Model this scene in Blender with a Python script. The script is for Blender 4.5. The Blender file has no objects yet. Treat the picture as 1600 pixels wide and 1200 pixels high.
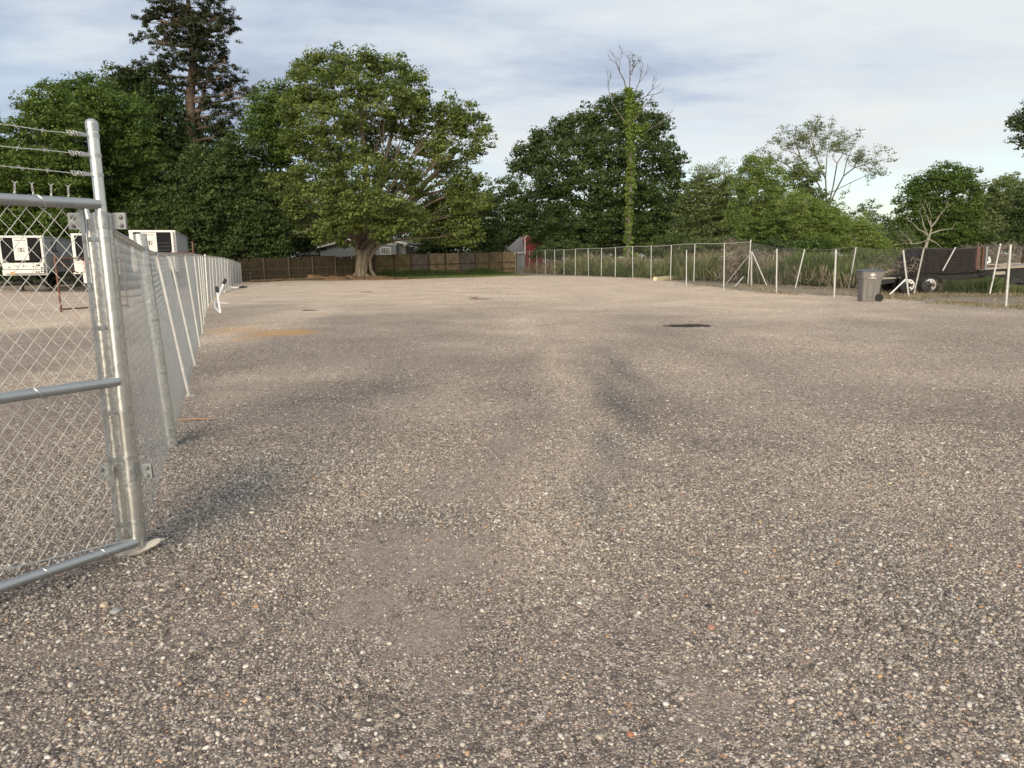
import bpy, math, random
import numpy as np
from mathutils import Vector, Matrix, noise

random.seed(7)
RNG = np.random.default_rng(7)
SC = bpy.context.scene
COL = SC.collection

# ------------------------------------------------------------------ camera
PITCH, ROLL, EYE, FPX = math.radians(10.02), math.radians(0.67), 1.6, 1109.0
_f = Vector((0, math.cos(PITCH), -math.sin(PITCH)))
_r0 = Vector((1, 0, 0)); _u0 = Vector((0, math.sin(PITCH), math.cos(PITCH)))
_r = _r0 * math.cos(ROLL) - _u0 * math.sin(ROLL)
_u = _r0 * math.sin(ROLL) + _u0 * math.cos(ROLL)
cam = bpy.data.cameras.new('camera')
cam.sensor_width = 36.0; cam.lens = FPX / 1600 * 36; cam.clip_start = 0.05; cam.clip_end = 3000
cam_o = bpy.data.objects.new('camera', cam); COL.objects.link(cam_o)
M = Matrix.Identity(4)
for i in range(3):
    M[i][0] = _r[i]; M[i][1] = _u[i]; M[i][2] = -_f[i]
M[2][3] = EYE
cam_o.matrix_world = M
SC.camera = cam_o


def ray(px, py):
    return _f + _r * ((px - 800) / FPX) + _u * ((600 - py) / FPX)


def G(px, py, z=0.0):
    """point of the place at height z seen at a photo position"""
    d = ray(px, py); t = (z - EYE) / d.z
    return Vector((d.x * t, d.y * t, z))


def P(px, py, Y):
    """point at distance Y seen at a photo position"""
    d = ray(px, py); t = Y / d.y
    return Vector((d.x * t, Y, EYE + d.z * t))


# ------------------------------------------------------------------ sky and sun
SUN_EL, SUN_AZ = math.radians(19), math.radians(194)      # azimuth clockwise from +Y (behind left)
world = bpy.data.worlds.new('World'); SC.world = world; world.use_nodes = True
wn, wl = world.node_tree.nodes, world.node_tree.links
wn.clear()


def N(nodes, t, **kw):
    n = nodes.new(t)
    for k, v in kw.items():
        if k.startswith('i_'):
            n.inputs[int(k[2:])].default_value = v
        else:
            setattr(n, k, v)
    return n


def math_n(nodes, links, op, a, b=None, c=None, clamp=False):
    n = nodes.new('ShaderNodeMath'); n.operation = op; n.use_clamp = clamp
    for i, v in enumerate((a, b, c)):
        if v is None:
            continue
        if isinstance(v, (int, float)):
            n.inputs[i].default_value = v
        else:
            links.new(v, n.inputs[i])
    return n.outputs[0]


def mix_n(nodes, links, fac, a, b, mode='MIX'):
    n = nodes.new('ShaderNodeMix'); n.data_type = 'RGBA'; n.blend_type = mode
    for sock, v in ((n.inputs[0], fac), (n.inputs[6], a), (n.inputs[7], b)):
        if isinstance(v, (int, float)):
            sock.default_value = v
        elif isinstance(v, tuple):
            sock.default_value = (*v[:3], 1)
        else:
            links.new(v, sock)
    return n.outputs[2]


def ramp_n(nodes, links, fac, stops, interp='LINEAR'):
    n = nodes.new('ShaderNodeValToRGB'); n.color_ramp.interpolation = interp
    el = n.color_ramp.elements
    while len(el) < len(stops):
        el.new(0.5)
    for e, (p, c) in zip(el, stops):
        e.position = p
        e.color = (c, c, c, 1) if isinstance(c, (int, float)) else (*c, 1)
    links.new(fac, n.inputs[0])
    return n.outputs[0]


sky = N(wn, 'ShaderNodeTexSky', sky_type='NISHITA', sun_disc=False)
sky.sun_elevation = SUN_EL; sky.sun_rotation = SUN_AZ; sky.dust_density = 1.2
skys = N(wn, 'ShaderNodeVectorMath', operation='SCALE'); wl.new(sky.outputs[0], skys.inputs[0]); skys.inputs[3].default_value = 0.13
tc = N(wn, 'ShaderNodeTexCoord')
sep = N(wn, 'ShaderNodeSeparateXYZ'); wl.new(tc.outputs['Generated'], sep.inputs[0])
zz = math_n(wn, wl, 'ADD', math_n(wn, wl, 'MAXIMUM', sep.outputs[2], 0.0), 0.16)
cu = math_n(wn, wl, 'DIVIDE', sep.outputs[0], zz); cv = math_n(wn, wl, 'DIVIDE', sep.outputs[1], zz)
comb = N(wn, 'ShaderNodeCombineXYZ'); wl.new(cu, comb.inputs[0]); wl.new(cv, comb.inputs[1])
rot = N(wn, 'ShaderNodeMapping'); rot.inputs[2].default_value = (0, 0, math.radians(-24)); rot.inputs[3].default_value = (0.55, 1.0, 1)
wl.new(comb.outputs[0], rot.inputs[0])
n1 = N(wn, 'ShaderNodeTexNoise'); n1.inputs['Scale'].default_value = 0.75; n1.inputs['Detail'].default_value = 5; n1.inputs['Roughness'].default_value = 0.52
n1.inputs['Distortion'].default_value = 0.35
wl.new(rot.outputs[0], n1.inputs['Vector'])
n2 = N(wn, 'ShaderNodeTexNoise'); n2.inputs['Scale'].default_value = 2.6; n2.inputs['Detail'].default_value = 6; n2.inputs['Roughness'].default_value = 0.6
wl.new(rot.outputs[0], n2.inputs['Vector'])
# west side (left) is under the thicker bank of cloud, the east and the horizon are open and pale
side = math_n(wn, wl, 'MULTIPLY_ADD', sep.outputs[0], 0.30, 0.0)
low = math_n(wn, wl, 'MULTIPLY', math_n(wn, wl, 'SUBTRACT', 0.30, sep.outputs[2], clamp=True), 0.30)
cl = math_n(wn, wl, 'ADD', math_n(wn, wl, 'MULTIPLY', n1.outputs[0], 0.95), math_n(wn, wl, 'MULTIPLY', n2.outputs[0], 0.46))
cl = math_n(wn, wl, 'ADD', math_n(wn, wl, 'ADD', math_n(wn, wl, 'ADD', cl, side), low), -0.115)
ccol = ramp_n(wn, wl, cl, [(0.40, (0.30, 0.35, 0.45)), (0.475, (0.39, 0.45, 0.545)), (0.56, (0.51, 0.56, 0.615)), (0.66, (0.58, 0.615, 0.635)), (0.82, (0.62, 0.64, 0.635))])
n3 = N(wn, 'ShaderNodeTexNoise'); n3.inputs['Scale'].default_value = 0.55; n3.inputs['Detail'].default_value = 4
mp3 = N(wn, 'ShaderNodeMapping'); mp3.inputs[1].default_value = (3.7, 1.3, 5.0); wl.new(rot.outputs[0], mp3.inputs[0]); wl.new(mp3.outputs[0], n3.inputs['Vector'])
hole = ramp_n(wn, wl, n3.outputs[0], [(0.50, 0.0), (0.62, 0.62)])
allsky = mix_n(wn, wl, hole, ccol, skys.outputs[0])
bg = N(wn, 'ShaderNodeBackground'); wl.new(allsky, bg.inputs[0]); bg.inputs[1].default_value = 1.0
wo = N(wn, 'ShaderNodeOutputWorld'); wl.new(bg.outputs[0], wo.inputs[0])

sun = bpy.data.lights.new('sun', 'SUN'); sun.energy = 3.0; sun.angle = math.radians(40); sun.color = (1.0, 0.87, 0.69)
sun_o = bpy.data.objects.new('sun', sun); COL.objects.link(sun_o)
sd = Vector((math.sin(SUN_AZ) * math.cos(SUN_EL), math.cos(SUN_AZ) * math.cos(SUN_EL), math.sin(SUN_EL)))
sun_o.rotation_euler = sd.to_track_quat('Z', 'Y').to_euler(); sun_o.location = sd * 50
vs = SC.view_settings
vs.view_transform = 'Standard'; vs.look = 'None'; vs.exposure = 0.45; vs.gamma = 1.0; vs.use_curve_mapping = False
SC.cycles.max_bounces = 6; SC.cycles.diffuse_bounces = 3; SC.cycles.transparent_max_bounces = 8


# ------------------------------------------------------------------ objects, parts, tags
def tag(o, label=None, cat=None, group=None, kind=None):
    if label: o['label'] = label
    if cat: o['category'] = cat
    if group: o['group'] = group
    if kind: o['kind'] = kind
    return o


def thing(name, loc, label, cat, group=None):
    o = bpy.data.objects.new(name, None); o.empty_display_size = 0.2
    COL.objects.link(o); o.location = loc
    return tag(o, label, cat, group)


def root_loc(o):
    while o.parent:
        o = o.parent
    return np.array(o.location)


class MB:
    """collects geometry (world coordinates) and links it as one mesh object"""
    def __init__(s):
        s.v = []; s.f = []; s.n = 0

    def add(s, verts, faces):
        b = s.n
        s.v.extend(tuple(p) for p in verts); s.n += len(verts)
        s.f.extend(tuple(i + b for i in f) for f in faces)
        return s

    def box(s, c, size, rz=0.0, M=None):
        x, y, z = size[0] / 2, size[1] / 2, size[2] / 2
        R = Matrix.Rotation(rz, 3, 'Z') if M is None else M
        vs = [Vector(c) + R @ Vector((a * x, b * y, d * z)) for d in (-1, 1) for b in (-1, 1) for a in (-1, 1)]
        return s.add(vs, [(0, 2, 3, 1), (4, 5, 7, 6), (0, 1, 5, 4), (2, 6, 7, 3), (0, 4, 6, 2), (1, 3, 7, 5)])

    def tube(s, pts, r, n=8, cap=True):
        pts = [Vector(p) for p in pts]; m = len(pts)
        rs = [r] * m if isinstance(r, (int, float)) else list(r)
        vs = []; prev = None
        for i, p in enumerate(pts):
            t = (pts[min(i + 1, m - 1)] - pts[max(i - 1, 0)])
            t = t.normalized() if t.length > 1e-9 else Vector((0, 0, 1))
            if prev is None:
                a = Vector((0, 0, 1)) if abs(t.z) < 0.9 else Vector((1, 0, 0))
                u = t.cross(a).normalized()
            else:
                u = (prev - t * prev.dot(t))
                u = u.normalized() if u.length > 1e-6 else t.orthogonal().normalized()
            prev = u; w = t.cross(u)
            for k in range(n):
                an = 2 * math.pi * k / n
                vs.append(p + (u * math.cos(an) + w * math.sin(an)) * rs[i])
        fs = []
        for i in range(m - 1):
            for k in range(n):
                k2 = (k + 1) % n
                fs.append((i * n + k, i * n + k2, (i + 1) * n + k2, (i + 1) * n + k))
        if cap and n > 2:
            fs.append(tuple(range(n))[::-1]); fs.append(tuple((m - 1) * n + k for k in range(n)))
        return s.add(vs, fs)

    def cyl(s, a, b, r, n=12, r2=None):
        return s.tube([a, b], [r, r if r2 is None else r2], n)

    def dome(s, c, axis, r, h, n=12):
        ax = Vector(axis).normalized()
        pts = [Vector(c) + ax * (h * math.sin(a)) for a in (0, .4, .8, 1.2, 1.5)]
        return s.tube(pts, [r * math.cos(a) for a in (0, .4, .8, 1.2, 1.5)], n)

    def prism(s, poly, d):
        """poly: list of world points (planar), extruded by vector d"""
        n = len(poly); d = Vector(d)
        vs = [Vector(p) for p in poly] + [Vector(p) + d for p in poly]
        fs = [tuple(range(n))[::-1], tuple(range(n, 2 * n))] + [(i, (i + 1) % n, n + (i + 1) % n, n + i) for i in range(n)]
        return s.add(vs, fs)

    def build(s, name, mat, parent=None, smooth=False, kind=None, label=None, bevel=0):
        me = bpy.data.meshes.new(name)
        me.from_pydata(s.v, [], s.f)
        o = bpy.data.objects.new(name, me); COL.objects.link(o)
        if parent is not None:
            o.parent = parent
            off = root_loc(parent)
            a = np.array(s.v, dtype=np.float32) - off.astype(np.float32)
            me.vertices.foreach_set('co', a.ravel())
        if mat: me.materials.append(mat)
        if smooth:
            me.shade_smooth() if hasattr(me, 'shade_smooth') else None
            try:
                me.set_sharp_from_angle(angle=math.radians(35))
            except Exception:
                pass
        if bevel:
            b = o.modifiers.new('bevel', 'BEVEL'); b.width = bevel; b.segments = 2; b.limit_method = 'ANGLE'
        me.update()
        if kind: o['kind'] = kind
        if label: o['label'] = label
        return o


def mesh_np(name, verts, faces_flat, nper, mat, parent=None, attrs=None, kind=None, smooth=False):
    """fast mesh: verts (n,3), faces with nper corners each; attrs {name: per-vertex floats}"""
    v = np.asarray(verts, dtype=np.float32)
    if parent is not None:
        v = v - root_loc(parent).astype(np.float32)
    me = bpy.data.meshes.new(name)
    nf = len(faces_flat) // nper
    me.vertices.add(len(v)); me.vertices.foreach_set('co', v.ravel())
    me.loops.add(len(faces_flat)); me.loops.foreach_set('vertex_index', np.asarray(faces_flat, dtype=np.int32))
    me.polygons.add(nf); me.polygons.foreach_set('loop_start', np.arange(0, nf * nper, nper, dtype=np.int32))
    if smooth:
        me.polygons.foreach_set('use_smooth', np.ones(nf, dtype=bool))
    me.update(calc_edges=True)
    for k, a in (attrs or {}).items():
        at = me.attributes.new(k, 'FLOAT', 'POINT'); at.data.foreach_set('value', np.asarray(a, dtype=np.float32))
    if mat: me.materials.append(mat)
    o = bpy.data.objects.new(name, me); COL.objects.link(o)
    if parent is not None: o.parent = parent
    if kind: o['kind'] = kind
    return o


def copy_tree(o, parent=None):
    c = o.copy(); COL.objects.link(c)
    if parent is not None: c.parent = parent
    for ch in list(o.children):
        copy_tree(ch, c)
    return c


# ------------------------------------------------------------------ materials
def new_mat(name):
    m = bpy.data.materials.new(name); m.use_nodes = True
    nt = m.node_tree; b = nt.nodes['Principled BSDF']
    return m, nt.nodes, nt.links, b


def simple(name, col, rough=0.6, metal=0.0, var=0.12, scale=6.0, bump=0.0, bscale=60.0, spec=0.5, dirt=None):
    """a plain coat with grain: noise varies the colour, bump gives fine relief"""
    m, n, l, b = new_mat(name)
    t = N(n, 'ShaderNodeTexCoord')
    ns = N(n, 'ShaderNodeTexNoise'); ns.inputs['Scale'].default_value = scale; ns.inputs['Detail'].default_value = 6
    ns.inputs['Roughness'].default_value = 0.65
    l.new(t.outputs['Object'], ns.inputs['Vector'])
    lo = tuple(c * (1 - var) for c in col); hi = tuple(min(1, c * (1 + var)) for c in col)
    c = ramp_n(n, l, ns.outputs[0], [(0.3, lo), (0.7, hi)])
    if dirt:
        n2_ = N(n, 'ShaderNodeTexNoise'); n2_.inputs['Scale'].default_value = scale * 0.35; n2_.inputs['Detail'].default_value = 8
        n2_.inputs['Roughness'].default_value = 0.7
        l.new(t.outputs['Object'], n2_.inputs['Vector'])
        fac = ramp_n(n, l, n2_.outputs[0], [(0.5, 0.0), (0.72, dirt[1])])
        c = mix_n(n, l, fac, c, dirt[0])
    l.new(c, b.inputs['Base Color'])
    b.inputs['Roughness'].default_value = rough; b.inputs['Metallic'].default_value = metal
    b.inputs['Specular IOR Level'].default_value = spec
    if bump:
        nb = N(n, 'ShaderNodeTexNoise'); nb.inputs['Scale'].default_value = bscale; nb.inputs['Detail'].default_value = 5
        l.new(t.outputs['Object'], nb.inputs['Vector'])
        bp = N(n, 'ShaderNodeBump'); bp.inputs['Strength'].default_value = bump; bp.inputs['Distance'].default_value = 0.02
        l.new(nb.outputs[0], bp.inputs['Height']); l.new(bp.outputs[0], b.inputs['Normal'])
    return m


def galv(name, col=(0.62, 0.63, 0.62), rough=0.36, metal=0.85, cell=55.0, contrast=0.14, bump=0.05):
    """galvanised steel: zinc spangle cells, blotches, fine bumps"""
    m, n, l, b = new_mat(name)
    t = N(n, 'ShaderNodeTexCoord')
    vo = N(n, 'ShaderNodeTexVoronoi'); vo.inputs['Scale'].default_value = cell; l.new(t.outputs['Object'], vo.inputs['Vector'])
    s_ = N(n, 'ShaderNodeSeparateColor'); l.new(vo.outputs['Color'], s_.inputs[0])
    ns = N(n, 'ShaderNodeTexNoise'); ns.inputs['Scale'].default_value = 9; ns.inputs['Detail'].default_value = 7; ns.inputs['Roughness'].default_value = 0.7
    l.new(t.outputs['Object'], ns.inputs['Vector'])
    v = math_n(n, l, 'ADD', math_n(n, l, 'MULTIPLY', s_.outputs[0], 0.45), math_n(n, l, 'MULTIPLY', ns.outputs[0], 0.6))
    c = ramp_n(n, l, v, [(0.25, tuple(x * (1 - contrast) for x in col)), (0.8, tuple(min(1, x * (1 + contrast)) for x in col))])
    l.new(c, b.inputs['Base Color'])
    r = ramp_n(n, l, v, [(0.2, rough * 0.8), (0.85, min(1, rough * 1.35))]); l.new(r, b.inputs['Roughness'])
    b.inputs['Metallic'].default_value = metal
    bp = N(n, 'ShaderNodeBump'); bp.inputs['Strength'].default_value = bump; bp.inputs['Distance'].default_value = 0.01
    l.new(v, bp.inputs['Height']); l.new(bp.outputs[0], b.inputs['Normal'])
    return m


def leaf_mat(name, dark, mid, light, trans=0.35, rough=0.55):
    m, n, l, b = new_mat(name)
    n.remove(b)
    a = N(n, 'ShaderNodeAttribute', attribute_name='tint')
    c = ramp_n(n, l, a.outputs['Fac'], [(0.0, dark), (0.5, mid), (1.0, light)])
    d = N(n, 'ShaderNodeBsdfPrincipled'); l.new(c, d.inputs['Base Color']); d.inputs['Roughness'].default_value = rough
    d.inputs['Specular IOR Level'].default_value = 0.25
    tr = N(n, 'ShaderNodeBsdfTranslucent'); l.new(mix_n(n, l, 1.0, c, (1.25, 1.25, 0.6), 'MULTIPLY'), tr.inputs[0])
    mx = N(n, 'ShaderNodeMixShader'); mx.inputs[0].default_value = trans
    l.new(d.outputs[0], mx.inputs[1]); l.new(tr.outputs[0], mx.inputs[2])
    l.new(mx.outputs[0], n['Material Output'].inputs[0])
    return m


def bark_mat(name, dark, light, scale=3.0):
    m, n, l, b = new_mat(name)
    t = N(n, 'ShaderNodeTexCoord'); mp = N(n, 'ShaderNodeMapping'); mp.inputs[3].default_value = (1, 1, 0.18)
    l.new(t.outputs['Object'], mp.inputs[0])
    ns = N(n, 'ShaderNodeTexNoise'); ns.inputs['Scale'].default_value = scale * 2.2; ns.inputs['Detail'].default_value = 8; ns.inputs['Roughness'].default_value = 0.7
    l.new(mp.outputs[0], ns.inputs['Vector'])
    l.new(ramp_n(n, l, ns.outputs[0], [(0.35, dark), (0.65, light)]), b.inputs['Base Color'])
    b.inputs['Roughness'].default_value = 0.9; b.inputs['Specular IOR Level'].default_value = 0.2
    bp = N(n, 'ShaderNodeBump'); bp.inputs['Strength'].default_value = 0.7; bp.inputs['Distance'].default_value = 0.08
    l.new(ns.outputs[0], bp.inputs['Height']); l.new(bp.outputs[0], b.inputs['Normal'])
    return m


MT = dict(
    galv=galv('galvanised_post', (0.58, 0.58, 0.54), 0.34, 0.85, 70, 0.22, 0.03),
    galv_s=galv('galvanised_smooth', (0.66, 0.66, 0.62), 0.33, 0.9, 20, 0.03, 0.0),
    rail=galv('gate_rail_steel', (0.38, 0.40, 0.41), 0.33, 0.75, 20, 0.05, 0.0),
    fit=galv('fitting_steel', (0.46, 0.47, 0.46), 0.42, 0.8, 60, 0.18),
    plate=galv('hinge_plate_steel', (0.26, 0.27, 0.27), 0.6, 0.35, 60, 0.25),
    wire=simple('zinc_wire', (0.66, 0.66, 0.61), 0.40, 0.6, 0.15, 30),
    wire_far=simple('zinc_wire_fence', (0.33, 0.345, 0.345), 0.45, 0.6, 0.12, 5),
    wire_old=simple('weathered_wire', (0.24, 0.23, 0.21), 0.6, 0.4, 0.2, 5),
    post_w=simple('pale_galvanised_post', (0.53, 0.535, 0.50), 0.5, 0.35, 0.14, 8, dirt=((0.42, 0.38, 0.31), 0.5)),
    post_old=simple('dull_galvanised_post', (0.42, 0.42, 0.38), 0.6, 0.3, 0.18, 7, dirt=((0.25, 0.21, 0.16), 0.5)),
    concrete=simple('concrete', (0.44, 0.41, 0.36), 0.9, 0, 0.2, 14, 0.6, 90, 0.2),
    white=simple('white_paint', (0.72, 0.71, 0.66), 0.45, 0, 0.04, 3, dirt=((0.55, 0.50, 0.40), 0.35)),
    white_pipe=simple('white_plastic_pipe', (0.80, 0.80, 0.80), 0.35, 0, 0.03, 10),
    black=simple('black_plastic', (0.02, 0.02, 0.022), 0.5, 0, 0.2, 20),
    grille=simple('dark_grille', (0.016, 0.017, 0.018), 0.85, 0, 0.3, 8, spec=0.1),
    side=simple('trailer_side_aluminium', (0.40, 0.41, 0.42), 0.5, 0.3, 0.15, 1.2, dirt=((0.20, 0.20, 0.19), 0.6)),
    rubber=simple('tyre_rubber', (0.022, 0.022, 0.022), 0.85, 0, 0.3, 12, 0.3),
    under=simple('underframe', (0.022, 0.022, 0.022), 0.8, 0, 0.3, 5, spec=0.15),
    rust=simple('rusty_steel', (0.17, 0.085, 0.06), 0.8, 0, 0.35, 9, 0.3, 60, 0.2),
    rustd=simple('dark_rust', (0.12, 0.06, 0.035), 0.85, 0, 0.35, 9, 0.3, 60, 0.2),
    orange=simple('orange_marker', (0.75, 0.25, 0.04), 0.5, 0, 0.1, 10),
    ink=simple('dark_lettering', (0.05, 0.055, 0.05), 0.6),
    red_ink=simple('red_lettering', (0.62, 0.09, 0.04), 0.6),
    bin=simple('bin_plastic', (0.165, 0.154, 0.14), 0.55, 0, 0.07, 5, 0.1, 40, dirt=((0.26, 0.22, 0.18), 0.35)),
    lid=simple('bin_lid_plastic', (0.055, 0.065, 0.08), 0.45, 0, 0.1, 5),
    print=simple('pale_print', (0.62, 0.60, 0.56), 0.6, 0, 0.25, 40),
    canvas=simple('dark_trailer_side', (0.015, 0.0125, 0.012), 0.85, 0, 0.3, 3, 0.2, 8, 0.2),
    rim=simple('white_wheel_rim', (0.70, 0.68, 0.64), 0.4, 0.1, 0.1, 12),
    lumber=simple('weathered_lumber', (0.36, 0.31, 0.25), 0.85, 0, 0.25, 4, 0.4, 30),
    newwood=simple('pale_timber', (0.62, 0.54, 0.36), 0.8, 0, 0.12, 5, 0.3, 40),
    stick=simple('tan_wood_stick', (0.36, 0.21, 0.12), 0.7, 0, 0.15, 20),
    grey_wall=simple('grey_siding', (0.25, 0.26, 0.26), 0.8, 0, 0.06, 2),
    shingle=simple('grey_shingles', (0.17, 0.165, 0.165), 0.9, 0, 0.25, 8, 0.5, 20),
    red_wall=simple('red_barn_siding', (0.22, 0.035, 0.035), 0.8, 0, 0.2, 3),
    roof_far=simple('metal_roof', (0.42, 0.43, 0.44), 0.5, 0.2, 0.1, 2),
    glass=simple('window_glass', (0.03, 0.035, 0.04), 0.1, 0, 0.1, 2),
    rail_wood=simple('fence_rail_wood', (0.10, 0.070, 0.045), 0.9, 0, 0.3, 6),
)
WOODS = [simple('cedar_pickets_%s' % k, c, 0.9, 0, 0.35, 2.2, 0.3, 30, 0.15, dirt=((0.055, 0.05, 0.022), 0.7))
         for k, c in (('brown', (0.20, 0.15, 0.085)), ('olive', (0.21, 0.165, 0.08)), ('grey', (0.20, 0.16, 0.13)), ('dark', (0.062, 0.05, 0.032)), ('tan', (0.31, 0.23, 0.13)))]

# ------------------------------------------------------------------ ground
_LAT = np.random.default_rng(3).random((256, 256))


def vnoise(x, y, s=1.0, seed=0):
    x = np.asarray(x, float) * s + seed * 17.3; y = np.asarray(y, float) * s + seed * 9.1
    xi = np.floor(x).astype(int); yi = np.floor(y).astype(int); fx = x - xi; fy = y - yi
    fx = fx * fx * (3 - 2 * fx); fy = fy * fy * (3 - 2 * fy)
    a = _LAT[xi & 255, yi & 255]; b = _LAT[(xi + 1) & 255, yi & 255]; c = _LAT[xi & 255, (yi + 1) & 255]; d = _LAT[(xi + 1) & 255, (yi + 1) & 255]
    return (a * (1 - fx) + b * fx) * (1 - fy) + (c * (1 - fx) + d * fx) * fy


def fbm(x, y, s, seed=0, o=4):
    t = 0; a = 0.5; w = 0
    for i in range(o):
        t = t + a * vnoise(x, y, s * 2 ** i, seed + i); w += a; a *= 0.5
    return t / w


def gh(x, y):
    """height of the gravel"""
    return 0.022 * (fbm(x, y, 0.35, 5, 3) - 0.5) + 0.008 * (vnoise(x, y, 2.2, 9) - 0.5)


def blob_list(rows):
    out = []
    for px, py, ex, ey, w in rows:            # photo position, half extents there
        c = G(px, py); a = G(px + ex, py); b = G(px, py - ey); b2 = G(px, py + ey)
        out.append((c.x, (b.y + b2.y) / 2, abs(a.x - c.x), abs(b.y - b2.y) / 2, w))
    return out


def blob_eval(bl, x, y, soft=0.9):
    t = np.zeros_like(x)
    wx = (fbm(x, y, 0.9, 21) - 0.5) * 0.9; wy = (fbm(x, y, 0.9, 27) - 0.5) * 0.9
    for cx, cy, rx, ry, w in bl:
        d = np.sqrt(((x - cx) / rx + wx) ** 2 + ((y - cy) / ry + wy) ** 2)
        t = np.maximum(t, w * np.clip((1.25 - d) / soft, 0, 1))
    return t


DIRT = blob_list([(640, 880, 190, 70, .9), (720, 750, 180, 45, .75), (560, 960, 90, 60, .95), (790, 710, 60, 30, .9), (500, 1010, 70, 40, .6),
                  (660, 1000, 90, 60, .95), (690, 1075, 60, 25, .6), (1130, 1100, 60, 40, .7), (1060, 1060, 60, 25, .5), (130, 1010, 120, 30, .8), (340, 960, 130, 60, .45), (1290, 1040, 60, 25, .4),
                  (1090, 1150, 60, 25, .5), (950, 740, 70, 60, .7), (480, 560, 120, 12, .6), (540, 568, 40, 5, .8), (400, 600, 130, 20, .6), (1120, 640, 90, 10, .4), (700, 560, 60, 40, .3)])
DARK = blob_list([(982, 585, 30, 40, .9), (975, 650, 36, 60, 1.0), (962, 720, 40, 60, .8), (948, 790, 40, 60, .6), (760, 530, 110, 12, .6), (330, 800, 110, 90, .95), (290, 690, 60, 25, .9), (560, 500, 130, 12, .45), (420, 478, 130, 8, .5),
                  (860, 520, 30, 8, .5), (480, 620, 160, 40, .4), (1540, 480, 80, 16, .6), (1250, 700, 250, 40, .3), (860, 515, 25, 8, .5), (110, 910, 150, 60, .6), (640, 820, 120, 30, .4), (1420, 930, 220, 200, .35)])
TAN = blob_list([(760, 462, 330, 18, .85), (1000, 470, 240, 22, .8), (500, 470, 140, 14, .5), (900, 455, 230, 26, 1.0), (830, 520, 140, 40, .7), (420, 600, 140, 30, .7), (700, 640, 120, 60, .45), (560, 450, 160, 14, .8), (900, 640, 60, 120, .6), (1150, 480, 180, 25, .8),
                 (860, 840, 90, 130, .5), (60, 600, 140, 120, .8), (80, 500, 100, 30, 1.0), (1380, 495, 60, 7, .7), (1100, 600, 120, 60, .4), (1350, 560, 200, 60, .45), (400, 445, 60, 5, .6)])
ORANGE = blob_list([(450, 520, 48, 4.5, .95), (360, 517, 40, 6, .55), (385, 529, 22, 3, .5)])
# no: the two wheel tracks run away from the gate as faint darker, stonier strips

# outline of the gravel: bearing -> distance
_edge = [(-0, 453), (60, 456), (140, 456), (230, 452), (330, 447), (385, 441), (450, 439), (560, 438), (620, 437), (700, 434), (800, 431), (900, 431), (1000, 434), (1060, 440),
         (1090, 446), (1150, 453), (1220, 458), (1300, 462), (1400, 468), (1470, 473), (1540, 478), (1620, 484)]
_eb = []
for px, py in _edge:
    g = G(px, py); _eb.append((math.atan2(g.x, g.y), math.hypot(g.x, g.y)))
_eb = [(-math.pi, 30.0), (-1.6, 34.0), (-0.9, 44.0)] + _eb + [(1.1, 26.0), (1.7, 26.0), (math.pi, 30.0)]
_ea = np.array([a for a, _ in _eb]); _er = np.array([r for _, r in _eb])

th = np.concatenate([np.linspace(-math.pi, -0.75, 40, endpoint=False), np.linspace(-0.75, 0.75, 340, endpoint=False), np.linspace(0.75, math.pi, 41)])
R_ = np.interp(th, _ea, _er)
R_ = R_ * (1 + 0.05 * (fbm(th * 40, th * 0 + 3, 1.0, 2) - 0.5) + 0.03 * (fbm(th * 240, th * 0 + 8, 1.0, 4) - 0.5))
u = np.linspace(0, 1, 190)
rad = 0.6 * (R_[None, :] / 0.6) ** u[:, None]
gx = rad * np.sin(th)[None, :]; gy = rad * np.cos(th)[None, :]
gz = gh(gx, gy)
nr, nt_ = gx.shape
gv = np.stack([gx, gy, gz], -1).reshape(-1, 3)
i0 = (np.arange(nr - 1)[:, None] * nt_ + np.arange(nt_ - 1)[None, :]).ravel()
gf = np.stack([i0, i0 + 1, i0 + nt_ + 1, i0 + nt_], -1).ravel()[::1]
fx_, fy_ = gv[:, 0], gv[:, 1]


def masks(x, y):
    dirt = np.clip(blob_eval(DIRT, x, y) + 0.9 * (fbm(x, y, 0.55, 40) - 0.56), 0, 1)
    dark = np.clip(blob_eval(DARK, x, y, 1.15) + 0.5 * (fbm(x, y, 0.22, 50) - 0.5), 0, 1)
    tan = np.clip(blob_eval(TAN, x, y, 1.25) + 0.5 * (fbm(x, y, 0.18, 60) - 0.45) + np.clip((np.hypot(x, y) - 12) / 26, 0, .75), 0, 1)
    return dirt, dark, tan


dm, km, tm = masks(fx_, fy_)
om = np.clip(blob_eval(ORANGE, fx_, fy_, 0.5), 0, 1)

mg, n, l, b = new_mat('gravel')
t = N(n, 'ShaderNodeTexCoord')
aD = N(n, 'ShaderNodeAttribute', attribute_name='dirt').outputs['Fac']
aK = N(n, 'ShaderNodeAttribute', attribute_name='dark').outputs['Fac']
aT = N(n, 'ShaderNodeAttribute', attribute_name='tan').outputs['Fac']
aO = N(n, 'ShaderNodeAttribute', attribute_name='orange').outputs['Fac']


def vor(scale, feat='F1'):
    v = N(n, 'ShaderNodeTexVoronoi', feature=feat, voronoi_dimensions='3D'); v.inputs['Scale'].default_value = scale
    l.new(t.outputs['Object'], v.inputs['Vector']); return v


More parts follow.
